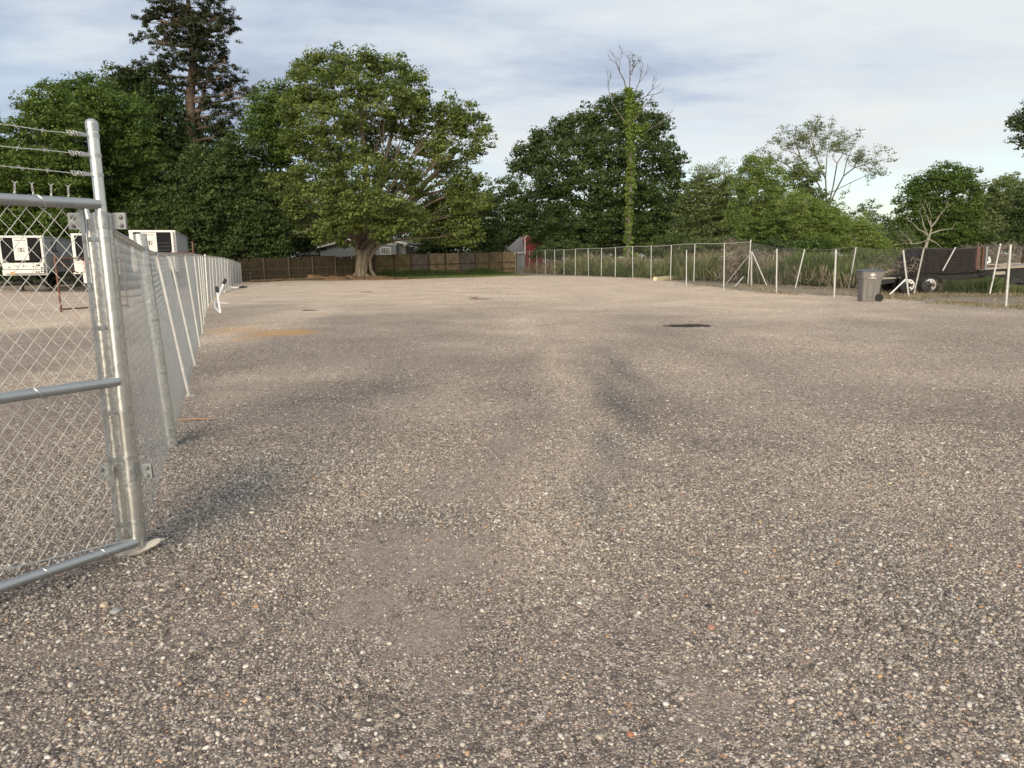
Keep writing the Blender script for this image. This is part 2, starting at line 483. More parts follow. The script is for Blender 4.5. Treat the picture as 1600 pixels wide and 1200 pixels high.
STONE = [(0.0, (0.085, 0.074, 0.068)), (0.18, (0.14, 0.122, 0.110)), (0.40, (0.20, 0.174, 0.154)), (0.60, (0.27, 0.236, 0.205)), (0.78, (0.33, 0.285, 0.235)), (0.90, (0.44, 0.40, 0.345)), (0.97, (0.64, 0.61, 0.55)), (1.0, (0.38, 0.21, 0.12))]
v1 = vor(105); s1 = N(n, 'ShaderNodeSeparateColor'); l.new(v1.outputs['Color'], s1.inputs[0])
v2 = vor(34); s2 = N(n, 'ShaderNodeSeparateColor'); l.new(v2.outputs['Color'], s2.inputs[0])
v3 = vor(9); s3 = N(n, 'ShaderNodeSeparateColor'); l.new(v3.outputs['Color'], s3.inputs[0])
c1 = ramp_n(n, l, s1.outputs[0], STONE)
c2 = ramp_n(n, l, s2.outputs[1], STONE)
big = ramp_n(n, l, s2.outputs[0], [(0.74, 0.0), (0.80, 1.0)])
c12 = mix_n(n, l, big, c1, c2)
gap = ramp_n(n, l, v1.outputs['Distance'], [(0.35, 1.0), (0.75, 0.45)])
c12 = mix_n(n, l, 1.0, c12, gap, 'MULTIPLY')
# sparse larger pale stones, still seen far off
farst = math_n(n, l, 'MULTIPLY', ramp_n(n, l, s3.outputs[0], [(0.86, 0.0), (0.9, 1.0)]), ramp_n(n, l, v3.outputs['Distance'], [(0.10, 1.0), (0.18, 0.0)]))
c12 = mix_n(n, l, math_n(n, l, 'MULTIPLY', farst, 0.8), c12, (0.52, 0.49, 0.42))
# fine dirt between
nd = N(n, 'ShaderNodeTexNoise'); nd.inputs['Scale'].default_value = 40; nd.inputs['Detail'].default_value = 9; nd.inputs['Roughness'].default_value = 0.75
l.new(t.outputs['Object'], nd.inputs['Vector'])
dirtc = ramp_n(n, l, nd.outputs[0], [(0.3, (0.155, 0.133, 0.118)), (0.55, (0.235, 0.203, 0.178)), (0.75, (0.32, 0.28, 0.24))])
nb_ = N(n, 'ShaderNodeTexNoise'); nb_.inputs['Scale'].default_value = 3.0; nb_.inputs['Detail'].default_value = 7; nb_.inputs['Roughness'].default_value = 0.7
l.new(t.outputs['Object'], nb_.inputs['Vector'])
dfac = math_n(n, l, 'ADD', math_n(n, l, 'MULTIPLY', aD, 0.75), math_n(n, l, 'MULTIPLY', math_n(n, l, 'SUBTRACT', nb_.outputs[0], 0.47), 1.1), clamp=True)
keep = ramp_n(n, l, s1.outputs[2], [(0.80, 1.0), (0.86, 0.25)])      # some stones stay above the dirt
dfac = math_n(n, l, 'MULTIPLY', dfac, keep)
col = mix_n(n, l, dfac, c12, dirtc)
nl = N(n, 'ShaderNodeTexNoise'); nl.inputs['Scale'].default_value = 0.5; nl.inputs['Detail'].default_value = 8; nl.inputs['Roughness'].default_value = 0.6
l.new(t.outputs['Object'], nl.inputs['Vector'])
col = mix_n(n, l, 1.0, col, ramp_n(n, l, nl.outputs[0], [(0.3, 0.86), (0.7, 1.2)]), 'MULTIPLY')
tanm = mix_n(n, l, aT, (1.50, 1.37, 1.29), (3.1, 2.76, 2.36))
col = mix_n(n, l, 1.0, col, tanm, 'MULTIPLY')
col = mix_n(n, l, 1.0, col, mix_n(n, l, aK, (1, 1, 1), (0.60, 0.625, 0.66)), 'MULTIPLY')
col = mix_n(n, l, math_n(n, l, 'MULTIPLY', aO, 0.7), col, (0.62, 0.34, 0.11))
l.new(col, b.inputs['Base Color']); b.inputs['Roughness'].default_value = 0.85; b.inputs['Specular IOR Level'].default_value = 0.3
bh = math_n(n, l, 'MULTIPLY', math_n(n, l, 'SUBTRACT', 1.0, v1.outputs['Distance']), math_n(n, l, 'MULTIPLY_ADD', dfac, -0.8, 1.0))
bh = math_n(n, l, 'ADD', bh, math_n(n, l, 'MULTIPLY', nd.outputs[0], 0.5))
bp = N(n, 'ShaderNodeBump'); bp.inputs['Strength'].default_value = 0.9; bp.inputs['Distance'].default_value = 0.009
l.new(bh, bp.inputs['Height']); l.new(bp.outputs[0], b.inputs['Normal'])
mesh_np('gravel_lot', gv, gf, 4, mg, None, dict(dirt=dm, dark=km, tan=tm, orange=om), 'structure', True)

# the land around it: thin grass, leaf litter and dirt, out to the horizon
mt, n, l, b = new_mat('rough_ground')
t = N(n, 'ShaderNodeTexCoord')
a = N(n, 'ShaderNodeTexNoise'); a.inputs['Scale'].default_value = 0.35; a.inputs['Detail'].default_value = 8; a.inputs['Roughness'].default_value = 0.65
l.new(t.outputs['Object'], a.inputs['Vector'])
c_ = N(n, 'ShaderNodeTexNoise'); c_.inputs['Scale'].default_value = 9; c_.inputs['Detail'].default_value = 8; c_.inputs['Roughness'].default_value = 0.7
l.new(t.outputs['Object'], c_.inputs['Vector'])
soil = ramp_n(n, l, c_.outputs[0], [(0.3, (0.15, 0.115, 0.082)), (0.55, (0.30, 0.24, 0.18)), (0.75, (0.48, 0.41, 0.32))])
grs = ramp_n(n, l, c_.outputs[0], [(0.3, (0.045, 0.06, 0.018)), (0.7, (0.13, 0.15, 0.05))])
col = mix_n(n, l, ramp_n(n, l, a.outputs[0], [(0.50, 0.0), (0.66, 0.8)]), soil, grs)
l.new(col, b.inputs['Base Color']); b.inputs['Roughness'].default_value = 0.95
bp = N(n, 'ShaderNodeBump'); bp.inputs['Strength'].default_value = 0.8; bp.inputs['Distance'].default_value = 0.06
l.new(c_.outputs[0], bp.inputs['Height']); l.new(bp.outputs[0], b.inputs['Normal'])
mb = MB(); mb.add([(-900, -300, -0.035), (900, -300, -0.035), (900, 1500, -0.035), (-900, 1500, -0.035)], [(0, 1, 2, 3)])
tag(mb.build('ground', mt), kind='structure')

# loose stones: geometry-node instances of small deformed stones, near the camera where each one shows
ms, n, l, b = new_mat('loose_stone')
oi = N(n, 'ShaderNodeObjectInfo')
sc_ = ramp_n(n, l, oi.outputs['Random'], [(0.0, (0.085, 0.074, 0.066)), (0.15, (0.15, 0.133, 0.118)), (0.35, (0.23, 0.207, 0.182)), (0.58, (0.32, 0.29, 0.25)), (0.74, (0.42, 0.37, 0.30)), (0.86, (0.46, 0.43, 0.375)), (0.965, (0.56, 0.545, 0.50)), (0.980, (0.46, 0.43, 0.39)), (0.988, (0.42, 0.25, 0.14)), (0.994, (0.46, 0.37, 0.20)), (1.0, (0.30, 0.14, 0.10))])
t = N(n, 'ShaderNodeTexCoord'); nn = N(n, 'ShaderNodeTexNoise'); nn.inputs['Scale'].default_value = 2.5; nn.inputs['Detail'].default_value = 6; l.new(t.outputs['Object'], nn.inputs['Vector'])
aK_ = N(n, 'ShaderNodeAttribute', attribute_name='dk', attribute_type='INSTANCER').outputs['Fac']
sc_ = mix_n(n, l, 1.0, sc_, mix_n(n, l, aK_, (1.18, 1.12, 1.09), (0.62, 0.68, 0.75)), 'MULTIPLY')
l.new(mix_n(n, l, 1.0, sc_, ramp_n(n, l, nn.outputs[0], [(0.3, 0.72), (0.7, 1.2)]), 'MULTIPLY'), b.inputs['Base Color'])
b.inputs['Roughness'].default_value = 0.75; b.inputs['Specular IOR Level'].default_value = 0.35


def stone_mesh(seed, sub=1):
    import bmesh
    bm = bmesh.new(); bmesh.ops.create_icosphere(bm, subdivisions=sub, radius=0.5)
    rr = random.Random(seed)
    off = Vector((rr.random() * 50, rr.random() * 50, rr.random() * 50))
    sx, sy, sz = 1.0, rr.uniform(0.62, 0.9), rr.uniform(0.42, 0.65)
    for v in bm.verts:
        k = 1 + 0.45 * noise.noise(v.co * 1.8 + off)
        v.co = Vector((v.co.x * sx * k, v.co.y * sy * k, v.co.z * sz * k))
    me = bpy.data.meshes.new('stone'); bm.to_mesh(me); bm.free()
    me.materials.append(ms)
    return me


def scatter(name, pts, scl, rotz, tilt, var, seeds, label=None, sub=1, smooth=True):
    me = bpy.data.meshes.new(name); me.vertices.add(len(pts)); me.vertices.foreach_set('co', np.asarray(pts, np.float32).ravel())
    for k, ty, a in (('scl', 'FLOAT', scl), ('var', 'INT', var), ('dk', 'FLOAT', masks(pts[:, 0], pts[:, 1])[1].astype(np.float32))):
        at = me.attributes.new(k, ty, 'POINT'); at.data.foreach_set('value', np.asarray(a))
    at = me.attributes.new('rot', 'FLOAT_VECTOR', 'POINT')
    at.data.foreach_set('vector', np.stack([tilt[0], tilt[1], rotz], -1).astype(np.float32).ravel())
    o = bpy.data.objects.new(name, me); COL.objects.link(o); o['kind'] = 'stuff'
    if label: o['label'] = label
    ng = bpy.data.node_groups.new(name, 'GeometryNodeTree')
    ng.interface.new_socket(name='Geometry', in_out='INPUT', socket_type='NodeSocketGeometry')
    ng.interface.new_socket(name='Geometry', in_out='OUTPUT', socket_type='NodeSocketGeometry')
    gn, gl = ng.nodes, ng.links
    gi = gn.new('NodeGroupInput'); go = gn.new('NodeGroupOutput'); jn = gn.new('GeometryNodeJoinGeometry')
    def na(nm, ty):
        x = gn.new('GeometryNodeInputNamedAttribute'); x.data_type = ty; x.inputs[0].default_value = nm
        return [s for s in x.outputs if s.enabled and s.name == 'Attribute'][0]
    s_, r_, v_ = na('scl', 'FLOAT'), na('rot', 'FLOAT_VECTOR'), na('var', 'INT')
    for k, sd_ in enumerate(seeds):
        so = bpy.data.objects.new('stone_shape', stone_mesh(sd_, sub))
        if smooth: so.data.polygons.foreach_set('use_smooth', [True] * len(so.data.polygons))
        oi_ = gn.new('GeometryNodeObjectInfo'); oi_.inputs[0].default_value = so
        ip = gn.new('GeometryNodeInstanceOnPoints'); cp = gn.new('FunctionNodeCompare'); cp.data_type = 'INT'; cp.operation = 'EQUAL'
        ins = [s for s in cp.inputs if s.enabled]
        gl.new(v_, ins[0]); ins[1].default_value = k
        gl.new(gi.outputs[0], ip.inputs['Points']); gl.new(cp.outputs[0], ip.inputs['Selection'])
        gl.new(oi_.outputs['Geometry'], ip.inputs['Instance']); gl.new(r_, ip.inputs['Rotation']); gl.new(s_, ip.inputs['Scale'])
        gl.new(ip.outputs[0], jn.inputs[0])
    gl.new(jn.outputs[0], go.inputs[0])
    md = o.modifiers.new('scatter', 'NODES'); md.node_group = ng
    return o


def gravel(n, y0, y1, smin, mean, sig, smax, seed, pdirt, coarse=1.0):
    r = np.random.default_rng(seed)
    # denser towards the camera: pick Y with density ~ const per area in a widening wedge
    yy = np.sqrt(r.uniform(y0 ** 2, y1 ** 2, n)); xx = yy * r.uniform(-0.86, 0.80, n)
    d, k, tn = masks(xx, yy)
    patch = fbm(xx, yy, 1.7, 71)
    fade = np.clip((y1 - yy) / (0.25 * (y1 - y0)), 0, 1)
    p = (1 - pdirt * d) * np.clip(2.6 * patch - .55, .12, 1.1) * fade + 0.35 * k * fade
    keep = r.random(n) < p
    xx, yy, k, d = xx[keep], yy[keep], k[keep], d[keep]; m = len(xx)
    s = np.clip(mean * np.exp(r.normal(0, sig, m)) * (1 + 0.35 * k - 0.3 * d) * (0.75 + 0.5 * fbm(xx, yy, 0.8, 77)), smin, smax)
    z = gh(xx, yy) + s * r.uniform(0.02, 0.16, m)
    return np.stack([xx, yy, z], -1), s, r.uniform(0, 6.28, m), (r.normal(0, .3, m), r.normal(0, .3, m)), r.integers(0, 6, m)


scatter('gravel_stones', *gravel(360000, 1.3, 7.0, 0.0035, 0.0102, 0.44, 0.034, 11, 0.94), seeds=range(6))
scatter('gravel_stones', *gravel(52000, 4.0, 15.0, 0.009, 0.0155, 0.30, 0.036, 12, 0.85), seeds=range(10, 16))
# a few pebbles of their own that stand out in the photo
def pebble(px, py, s, col, label, flat=1.0, rz=0.0, seed=0, cat='stone'):
    g = G(px, py); me = stone_mesh(100 + seed, 2); me.materials.clear()
    me.materials.append(simple('pebble_%d' % seed, col, 0.7, 0, 0.15, 60, 0.3, 200))
    for v in me.vertices: v.co = Vector((v.co.x * s, v.co.y * s, v.co.z * s * flat))
    me.polygons.foreach_set('use_smooth', [True] * len(me.polygons))
    o = bpy.data.objects.new('pebble', me); COL.objects.link(o); o.location = (g.x, g.y, float(gh(g.x, g.y)) + s * 0.16 * flat); o.rotation_euler.z = rz
    tag(o, label, cat)
    return o


# ------------------------------------------------------------------ chain link
def chainlink(name, p0, p1, z0a, z0b, z1a, z1b, w, h, r, mat, parent, sides=3, barb=0.0, sag=None, lean=None):
    """woven wires between two plan points; each wire zigzags between neighbours w apart, h per half diamond"""
    p0 = np.array(p0[:2], float); p1 = np.array(p1[:2], float); d = p1 - p0; L = np.linalg.norm(d); d /= L; nrm = np.array([-d[1], d[0]])
    W = max(2, int(round(L / w))); w = L / W
    H = max(z1a - z0a, z1b - z0b); K = max(2, int(round(H / h)))
    k = np.arange(W)[:, None]; j = np.arange(K + 1)[None, :]
    rgt = (j + k) % 2
    s = (k + rgt) * w + np.zeros((W, K + 1)); fr = np.clip(s / L, 0, 1)
    zb = z0a + (z0b - z0a) * fr; zt = z1a + (z1b - z1a) * fr
    tt = j / K + np.zeros((W, K + 1))
    if sag is not None:
        zt = zt + sag(fr)
    z = zb + (zt - zb) * tt
    off = np.where(rgt == 1, r * 0.9, -r * 0.9)
    if lean is not None:
        off = off + lean(fr, tt)
    # leg midpoints bulge so the weave reads as bent wire
    C = np.stack([p0[0] + d[0] * s + nrm[0] * off, p0[1] + d[1] * s + nrm[1] * off, z], -1)
    ang = np.arange(sides) * 2 * np.pi / sides + 0.3
    ring = (np.cos(ang)[:, None] * np.array([nrm[0], nrm[1], 0])[None] + np.sin(ang)[:, None] * np.array([d[0] * 0.9, d[1] * 0.9, 0.45])[None]) * r
    V = C[:, :, None, :] + ring[None, None]
    idx = np.arange(W * (K + 1) * sides).reshape(W, K + 1, sides)
    a = idx[:, :-1, :]; b_ = np.roll(idx, -1, 2)[:, :-1, :]; c = np.roll(idx, -1, 2)[:, 1:, :]; e = idx[:, 1:, :]
    F = np.stack([a, b_, c, e], -1).ravel()
    o = mesh_np(name, V.reshape(-1, 3), F, 4, mat, parent, None, 'stuff')
    return o


# ------------------------------------------------------------------ the gate and its post, front left
GP = G(217, 868); GP.z = 0                                   # foot of the gate stile
gd = (G(0, 944) - G(217, 868)); gd.z = 0; gd.normalize()     # the leaf swings out towards the left front
GL = 3.6
gate = thing('chain_link_gate', (GP.x, GP.y, 0), 'tall galvanized chain link gate with three barbed wire strands, standing open at the left edge', 'gate')
def gp(s, z, off=0.0):
    return Vector((GP.x + gd.x * s - gd.y * off, GP.y + gd.y * s + gd.x * off, z))
ZB, ZM, ZT = 0.085, 0.985, 1.895
mb = MB(); mb.cyl(gp(0, 0.05), gp(0, 2.27), 0.0268, 20); mb.build('stile', MT['galv_s'], gate, True)
mb = MB(); mb.cyl(gp(0, 2.255), gp(0, 2.285), 0.0305, 20); mb.dome(gp(0, 2.285), (0, 0, 1), 0.0305, 0.028, 20); mb.build('cap', MT['fit'], gate, True)
mb = MB(); mb.cyl(gp(GL, 0.05), gp(GL, 2.27), 0.0268, 16); mb.build('stile', MT['galv_s'], gate, True)
for z in (ZB, ZM, ZT):
    mb = MB(); mb.tube([gp(0.012, z, 0.012), gp(0.06, z, 0.012), gp(GL, z, 0.012)], [0.0225, 0.0262, 0.0262], 20); mb.build('rail', MT['rail'], gate, True)
chainlink('chain_mesh', gp(0.10, 0, -0.02), gp(GL - .05, 0, -0.02), 0.13, 0.13, ZT + 0.012, ZT + 0.012, 0.0392, 0.0475, 0.0021, MT['wire'], gate, 5)
# twisted ends of the wires above the top rail
mb = MB()
for i in range(int((GL - 0.15) / 0.0784)):
    s0 = 0.10 + 0.0392 * (2 * i + 1); tl = random.uniform(-.006, .006)
    for ph in (0, math.pi):
        pts = [gp(s0 + (0.0392 * 0.5 if ph else -0.0392 * 0.5), ZT + 0.018, -0.02)]
        for q in range(9):
            a_ = ph + q * 1.5; pts.append(gp(s0 + 0.004 * math.cos(a_) + tl * q / 8, ZT + 0.035 + q * 0.0052, -0.02 + 0.004 * math.sin(a_)))
        pts.append(gp(s0 + (0.012 if ph else -0.012) + tl, ZT + 0.088, -0.02))
        mb.tube(pts, 0.0017, 4)
mb.build('twisted_wire_ends', MT['wire'], gate, kind='stuff')
# tension bar, its bands round the stile
mb = MB(); a = gp(0.088, 0.10, -0.022); mb.box((a.x, a.y, 1.0), (0.018, 0.006, 1.82), math.atan2(gd.y, gd.x)); mb.build('tension_bar', MT['fit'], gate)
def band(parent, c, r, w, name='band', ear=True, ear_dir=None, mat='fit'):
    m_ = MB()
    prof = [(r, -w / 2), (r + .003, -w / 2), (r + .003, w / 2), (r, w / 2)]
    n_ = 22; vs = []
    for i in range(n_):
        an = 2 * math.pi * i / n_
        for (q, z) in prof: vs.append((c.x + math.cos(an) * q, c.y + math.sin(an) * q, c.z + z))
    fs = [(i * 4 + j, ((i + 1) % n_) * 4 + j, ((i + 1) % n_) * 4 + (j + 1) % 4, i * 4 + (j + 1) % 4) for i in range(n_) for j in range(4)]
    m_.add(vs, fs)
    if ear:
        e = ear_dir; rz = math.atan2(e.y, e.x)
        for s_ in (-0.0045, 0.0045):
            q = c + e * (r + 0.026) + Vector((-e.y, e.x, 0)) * s_
            m_.box(q, (0.056, 0.003, w), rz)
        q = c + e * (r + 0.038)
        m_.cyl(q + Vector((-e.y, e.x, 0)) * 0.013, q - Vector((-e.y, e.x, 0)) * 0.013, 0.006, 8)
        m_.cyl(q + Vector((-e.y, e.x, 0)) * 0.013, q + Vector((-e.y, e.x, 0)) * 0.018, 0.010, 6)
    return m_.build(name, MT[mat], parent, True)
for z in (0.20, 0.565, 0.82, 1.27, 1.72):
    band(gate, gp(0, z), 0.0268, 0.024, 'tension_band', True, gd)
for z in (2.06, 2.155, 2.25):
    band(gate, gp(0, z - 0.02), 0.0268, 0.018, 'wire_band', True, gd)
# barbed wire: two twisted strands, barbs every 12 cm
def barbed(name, pts, parent, rr=0.0012, mat='wire', step=0.12):
    m_ = MB(); P0 = [Vector(p) for p in pts]; L = 0; out = []
    for a_, b_ in zip(P0[:-1], P0[1:]):
        ln = (b_ - a_).length; k_ = max(2, int(ln / 0.012))
        for i in range(k_):
            out.append((a_.lerp(b_, i / k_), L + ln * i / k_))
        L += ln
    out.append((P0[-1], L))
    d_ = (P0[-1] - P0[0]).normalized(); u_ = d_.cross(Vector((0, 0, 1))).normalized(); w_ = u_.cross(d_)
    for ph in (0, math.pi):
        m_.tube([p + (u_ * math.cos(ph + s * 130) + w_ * math.sin(ph + s * 130)) * 0.0022 for p, s in out], rr, 4)
    x = 0.05
    while x < L:
        p = out[min(len(out) - 1, int(x / L * (len(out) - 1)))][0]; a0 = random.random() * 3
        for k_ in range(2):
            v_ = (u_ * math.cos(a0 + k_ * 1.57) + w_ * math.sin(a0 + k_ * 1.57)) * 0.016 + d_ * 0.004
            m_.tube([p - v_, p + v_ + d_ * 0.01], [0.0009, 0.0012], 4)
        m_.tube([p + d_ * (q * .002) + (u_ * math.cos(q * 1.5) + w_ * math.sin(q * 1.5)) * .0045 for q in range(-6, 7)], 0.0013, 4)
        x += step
    return m_.build(name, MT[mat], parent, kind='stuff')
for z, dz in ((2.04, .014), (2.135, .01), (2.23, .0)):
    pts = [gp(s, z + dz * s - 0.012 * math.sin(math.pi * min(1, s / GL)) + random.uniform(-.004, .004), random.uniform(-.003, .003)) for s in np.linspace(0.06, GL - .03, 24)]
    barbed('barbed_wire', pts, gate)
    m_ = MB()   # the knot where the strand is wound back on itself
    m_.tube([gp(0.055 + 0.0011 * q + .008 * math.sin(q * .7), z + 0.012 * math.cos(q * 0.9), 0.010 * math.sin(q * 0.9)) for q in range(60)], 0.0016, 4)
    m_.build('wire_knot', MT['wire'], gate)
# wire ties
for s, z, dz in ((0.30, ZT, -.05), (0.95, ZT, -.06), (0.42, ZM, -.03), (1.2, ZM, -.03), (0.20, ZB, .05), (0.48, ZB, .05), (1.0, ZB, .05)):
    m_ = MB(); m_.tube([gp(s - .012 * (1 - math.cos(a_)) + 0.01 * math.sin(a_ * .5), z + 0.0285 * math.cos(a_), 0.012 - 0.0285 * math.sin(a_)) for a_ in np.linspace(-2.6, 2.6, 22)] + [gp(s - .05, z + dz, -0.015), gp(s - .07, z + dz * 1.25, -0.01)], 0.0024, 6)
    m_.build('wire_tie', MT['galv_s'], gate, True)
# tension rod along the bottom
m_ = MB(); m_.cyl(gp(0.02, 0.105, 0.0), gp(2.2, 0.30, -0.01), 0.0042, 8); m_.build('truss_rod', MT['fit'], gate, True)
m_ = MB(); c = gp(0, 0.41); m_.cyl((c.x, c.y, .375), (c.x, c.y, .455), 0.0305, 20); m_.build('sleeve', MT['galv'], gate, True)

# 4 inch terminal post behind the stile, with the two hinge clamps
fd = Vector((-0.395, 1.0, 0)).normalized()                   # direction of the long fence
TP = Vector((GP.x - 0.058, GP.y + 0.100, 0))
post = thing('gate_post', (TP.x, TP.y, 0), 'thick galvanized terminal post the open gate hangs on, foot set in a lump of concrete', 'post')
mb = MB(); mb.cyl((TP.x, TP.y, -0.1), (TP.x, TP.y, 1.84), 0.0508, 28); mb.build('pipe', MT['galv'], post, True)
mb = MB(); mb.dome((TP.x, TP.y, 1.84), (0, 0, 1), 0.052, 0.03, 24); mb.build('cap', MT['fit'], post, True)
sv = Vector((math.cos(0.12), math.sin(0.12), 0))
for z in (0.47, 1.815):
    band(post, Vector((TP.x, TP.y, z)), 0.0508, 0.085, 'hinge_clamp', False)
    band(post, Vector((GP.x, GP.y, z + .002)), 0.0275, 0.085, 'hinge_clamp', False)
    for sgn in (-1, 1):
        mid = Vector(((GP.x + TP.x) / 2, (GP.y + TP.y) / 2 - 0.012, z))
        q = mid + sv * (-0.128 if sgn < 0 else 0.092)
        m_ = MB()
        m_.box(q, (0.062, 0.006, 0.085), 0.12); m_.box(q + Vector((0, 0.012, 0)), (0.062, 0.006, 0.085), 0.12)
        for dz in (-.021, .021):
            m_.cyl(q + Vector((0.006 * sgn, -0.003, dz)), q + Vector((0.006 * sgn, -0.016, dz)), 0.0115, 12)
            m_.cyl(q + Vector((0.006 * sgn, -0.016, dz)), q + Vector((0.006 * sgn, -0.022, dz)), 0.0065, 10)
        m_.build('hinge_plate', MT['plate'], post, True, bevel=0.003)
# concrete footing that has squeezed out of the ground, with a tongue to the right
import bmesh
def lump(name, c, size, seed, mat, parent=None, sub=3, amp=0.35, rz=0.0, fr=1.5, M=None):
    bm = bmesh.new(); bmesh.ops.create_icosphere(bm, subdivisions=sub, radius=0.5)
    off = Vector((seed * 3.1, seed * 1.7, seed * 0.9)); R = Matrix.Rotation(rz, 3, 'Z') if M is None else M
    vs = []
    for v in bm.verts:
        k_ = 1 + amp * noise.fractal(v.co * fr + off, 1.0, 2.0, 4)
        vs.append(Vector(c) + R @ Vector((v.co.x * size[0] * k_, v.co.y * size[1] * k_, v.co.z * size[2] * k_)))
    bm.verts.ensure_lookup_table()
    fs = [tuple(v.index for v in f.verts) for f in bm.faces]
    bm.free()
    m_ = MB(); m_.add(vs, fs)
    return m_.build(name, mat, parent, True)
lump('footing', (TP.x - 0.01, TP.y - 0.02, 0.0), (0.19, 0.2, 0.05), 3, MT['concrete'], post)
R3 = Matrix.Rotation(0.25, 3, 'Z') @ Matrix.Rotation(-0.38, 3, 'Y')
lump('footing', (TP.x + 0.085, TP.y - 0.045, 0.035), (0.20, 0.085, 0.045), 8, MT['concrete'], post, M=R3)
# companion pipe left of the stile (the square channel that carries the latch side)
mb = MB(); q = TP + Vector((-0.076, 0.016, 0)); mb.cyl((q.x, q.y, 0.02), (q.x, q.y, 1.83), 0.020, 14); mb.cyl((q.x, q.y, 1.83), (q.x - .012, q.y, 1.90), 0.019, 14, .006)
mb.build('side_pipe', MT['galv'], post, True)

# ------------------------------------------------------------------ the long fence on the left
# surveyed line: x, y, height of the rail, lean of the top to the left
FL = np.array([(-3.02, 6.10, 1.72, .08), (-3.98, 8.50, 1.71, .21), (-5.02, 11.05, 1.72, .22), (-6.06, 13.65, 1.745, .12), (-7.10, 16.20, 1.775, .03), (-8.50, 19.6, 1.80, .0), (-10.72, 25.0, 1.83, -.03),
               (-13.12, 31.5, 1.84, -.04), (-15.43, 38.1, 1.85, -.05), (-17.62, 44.6, 1.81, -.06), (-19.58, 50.7, 1.73, -.04), (-21.9, 58.3, 1.52, .0)])
FSs = np.concatenate([[0], np.cumsum(np.hypot(np.diff(FL[:, 0]), np.diff(FL[:, 1])))]); FE = float(FSs[-1])
def fint(s_, c_): return np.interp(s_, FSs, FL[:, c_])
def fdir(s_):
    s1 = min(s_ + .5, FE); s0 = s1 - 1.0
    v = Vector((fint(s1, 0) - fint(s0, 0), fint(s1, 1) - fint(s0, 1), 0)); return v.normalized()
def fp(s_, z=0.0, off=0.0):
    d_ = fdir(s_); ln = float(fint(s_, 3)) * z / 1.75 - off
    return Vector((fint(s_, 0) - d_.y * ln, fint(s_, 1) + d_.x * ln, z))
FS = fp(0)
fence = thing('chain_link_fence', (FS.x, FS.y, 0), 'long galvanized chain link fence running back along the left side of the gravel', 'fence')
tdir = (fp(0, 1.8) - fp(0, 0)).normalized()
mb = MB(); mb.cyl(fp(0, -.1), fp(0, 1.835), 0.0508, 26); mb.build('terminal_post', MT['galv'], fence, True)
mb = MB(); mb.dome(fp(0, 1.835), tdir, 0.0515, 0.008, 26); mb.build('post_cap', MT['galv'], fence, True)
for z in (0.2, 0.66, 1.12, 1.58, 1.72):
    band(fence, fp(0, z), 0.0508, 0.020 if z < 1.7 else 0.034, 'tension_band' if z < 1.7 else 'rail_clamp', False)
mb = MB(); mb.tube([TP + Vector((0, .05, 1.775)), fp(0, 1.72) - fdir(0) * .05], 0.021, 14); mb.build('top_rail', MT['galv'], fence, True)
ss = list(np.arange(0.05, FE, 1.2)) + [FE]
mb = MB(); mb.tube([fp(s_, float(fint(s_, 2))) for s_ in ss], 0.021, 10); mb.build('top_rail', MT['galv'], fence, True)
s_ = 2.58; posts = []
while s_ < FE: posts.append(s_); s_ += 2.74
for i, s_ in enumerate(posts + [FE]):
    tl = random.uniform(-.015, .015); heavy = i == 7; h_ = float(fint(s_, 2)) + (0.05 if heavy else -.005)
    a_ = fp(s_, -.1, .04); b_ = fp(s_, h_, .04) + Vector((tl, 0, 0))
    mb = MB(); mb.cyl(a_, b_, 0.042 if heavy else 0.0215, 14)
    mb.build('heavy_post' if heavy else 'line_post', MT['galv'] if heavy else MT['post_w'], fence, True)
    if i < 8:
        m_ = MB()
        for z in (0.30, 0.72, 1.14, 1.5):
            c_ = a_.lerp(b_, (z + .1) / (h_ + .1))
            m_.tube([(c_.x + 0.026 * math.cos(q), c_.y + 0.026 * math.sin(q), z + .004 * q) for q in np.linspace(0, 6.3, 12)], 0.0025, 4)
        m_.build('wire_tie', MT['galv_s'], fence, kind='stuff')
    if i < 9:
        lump('footing', (a_.x, a_.y, -.005), (.16, .15, .035), 60 + i, MT['concrete'], fence, sub=2)
chainlink('chain_mesh', TP + Vector((0, .06, 0)), FS - fdir(0) * .05, .03, .03, 1.79, 1.74, 0.049, 0.056, 0.0017, MT['wire_far'], fence, 3, lean=lambda fr, tt: .08 * fr * tt)
brk = [0.05] + [float(x) for x in FSs[1:]]
for s0, s1 in zip(brk[:-1], brk[1:]):
    m0 = (s0 + s1) / 2; w_, h_, r_ = (0.049, 0.056, .0017) if m0 < 8 else (0.047, .056, .0021) if m0 < 16 else (.06, .072, .0027) if m0 < 35 else (.08, .10, .0034)
    l0, l1 = float(fint(s0, 3)), float(fint(s1, 3)); A_ = fp(s0); B_ = fp(s1)
    chainlink('chain_mesh', A_, B_, .03, .03, float(fint(s0, 2)) + .02, float(fint(s1, 2)) + .02, w_, h_, r_, MT['wire_far'], fence, 3, lean=lambda fr, tt, l0=l0, l1=l1: (l0 + (l1 - l0) * fr) * tt)
mb = MB(); mb.tube([fp(q, .05, .02) for q in np.linspace(.05, 30, 12)], 0.0025, 4); mb.build('bottom_wire', MT['wire_far'], fence)
mb = MB(); mb.tube([TP + Vector((0.01, .05, 0.24)), fp(0, .10) - fdir(0) * .05], 0.0022, 4); mb.build('bottom_wire', MT['galv_s'], fence)

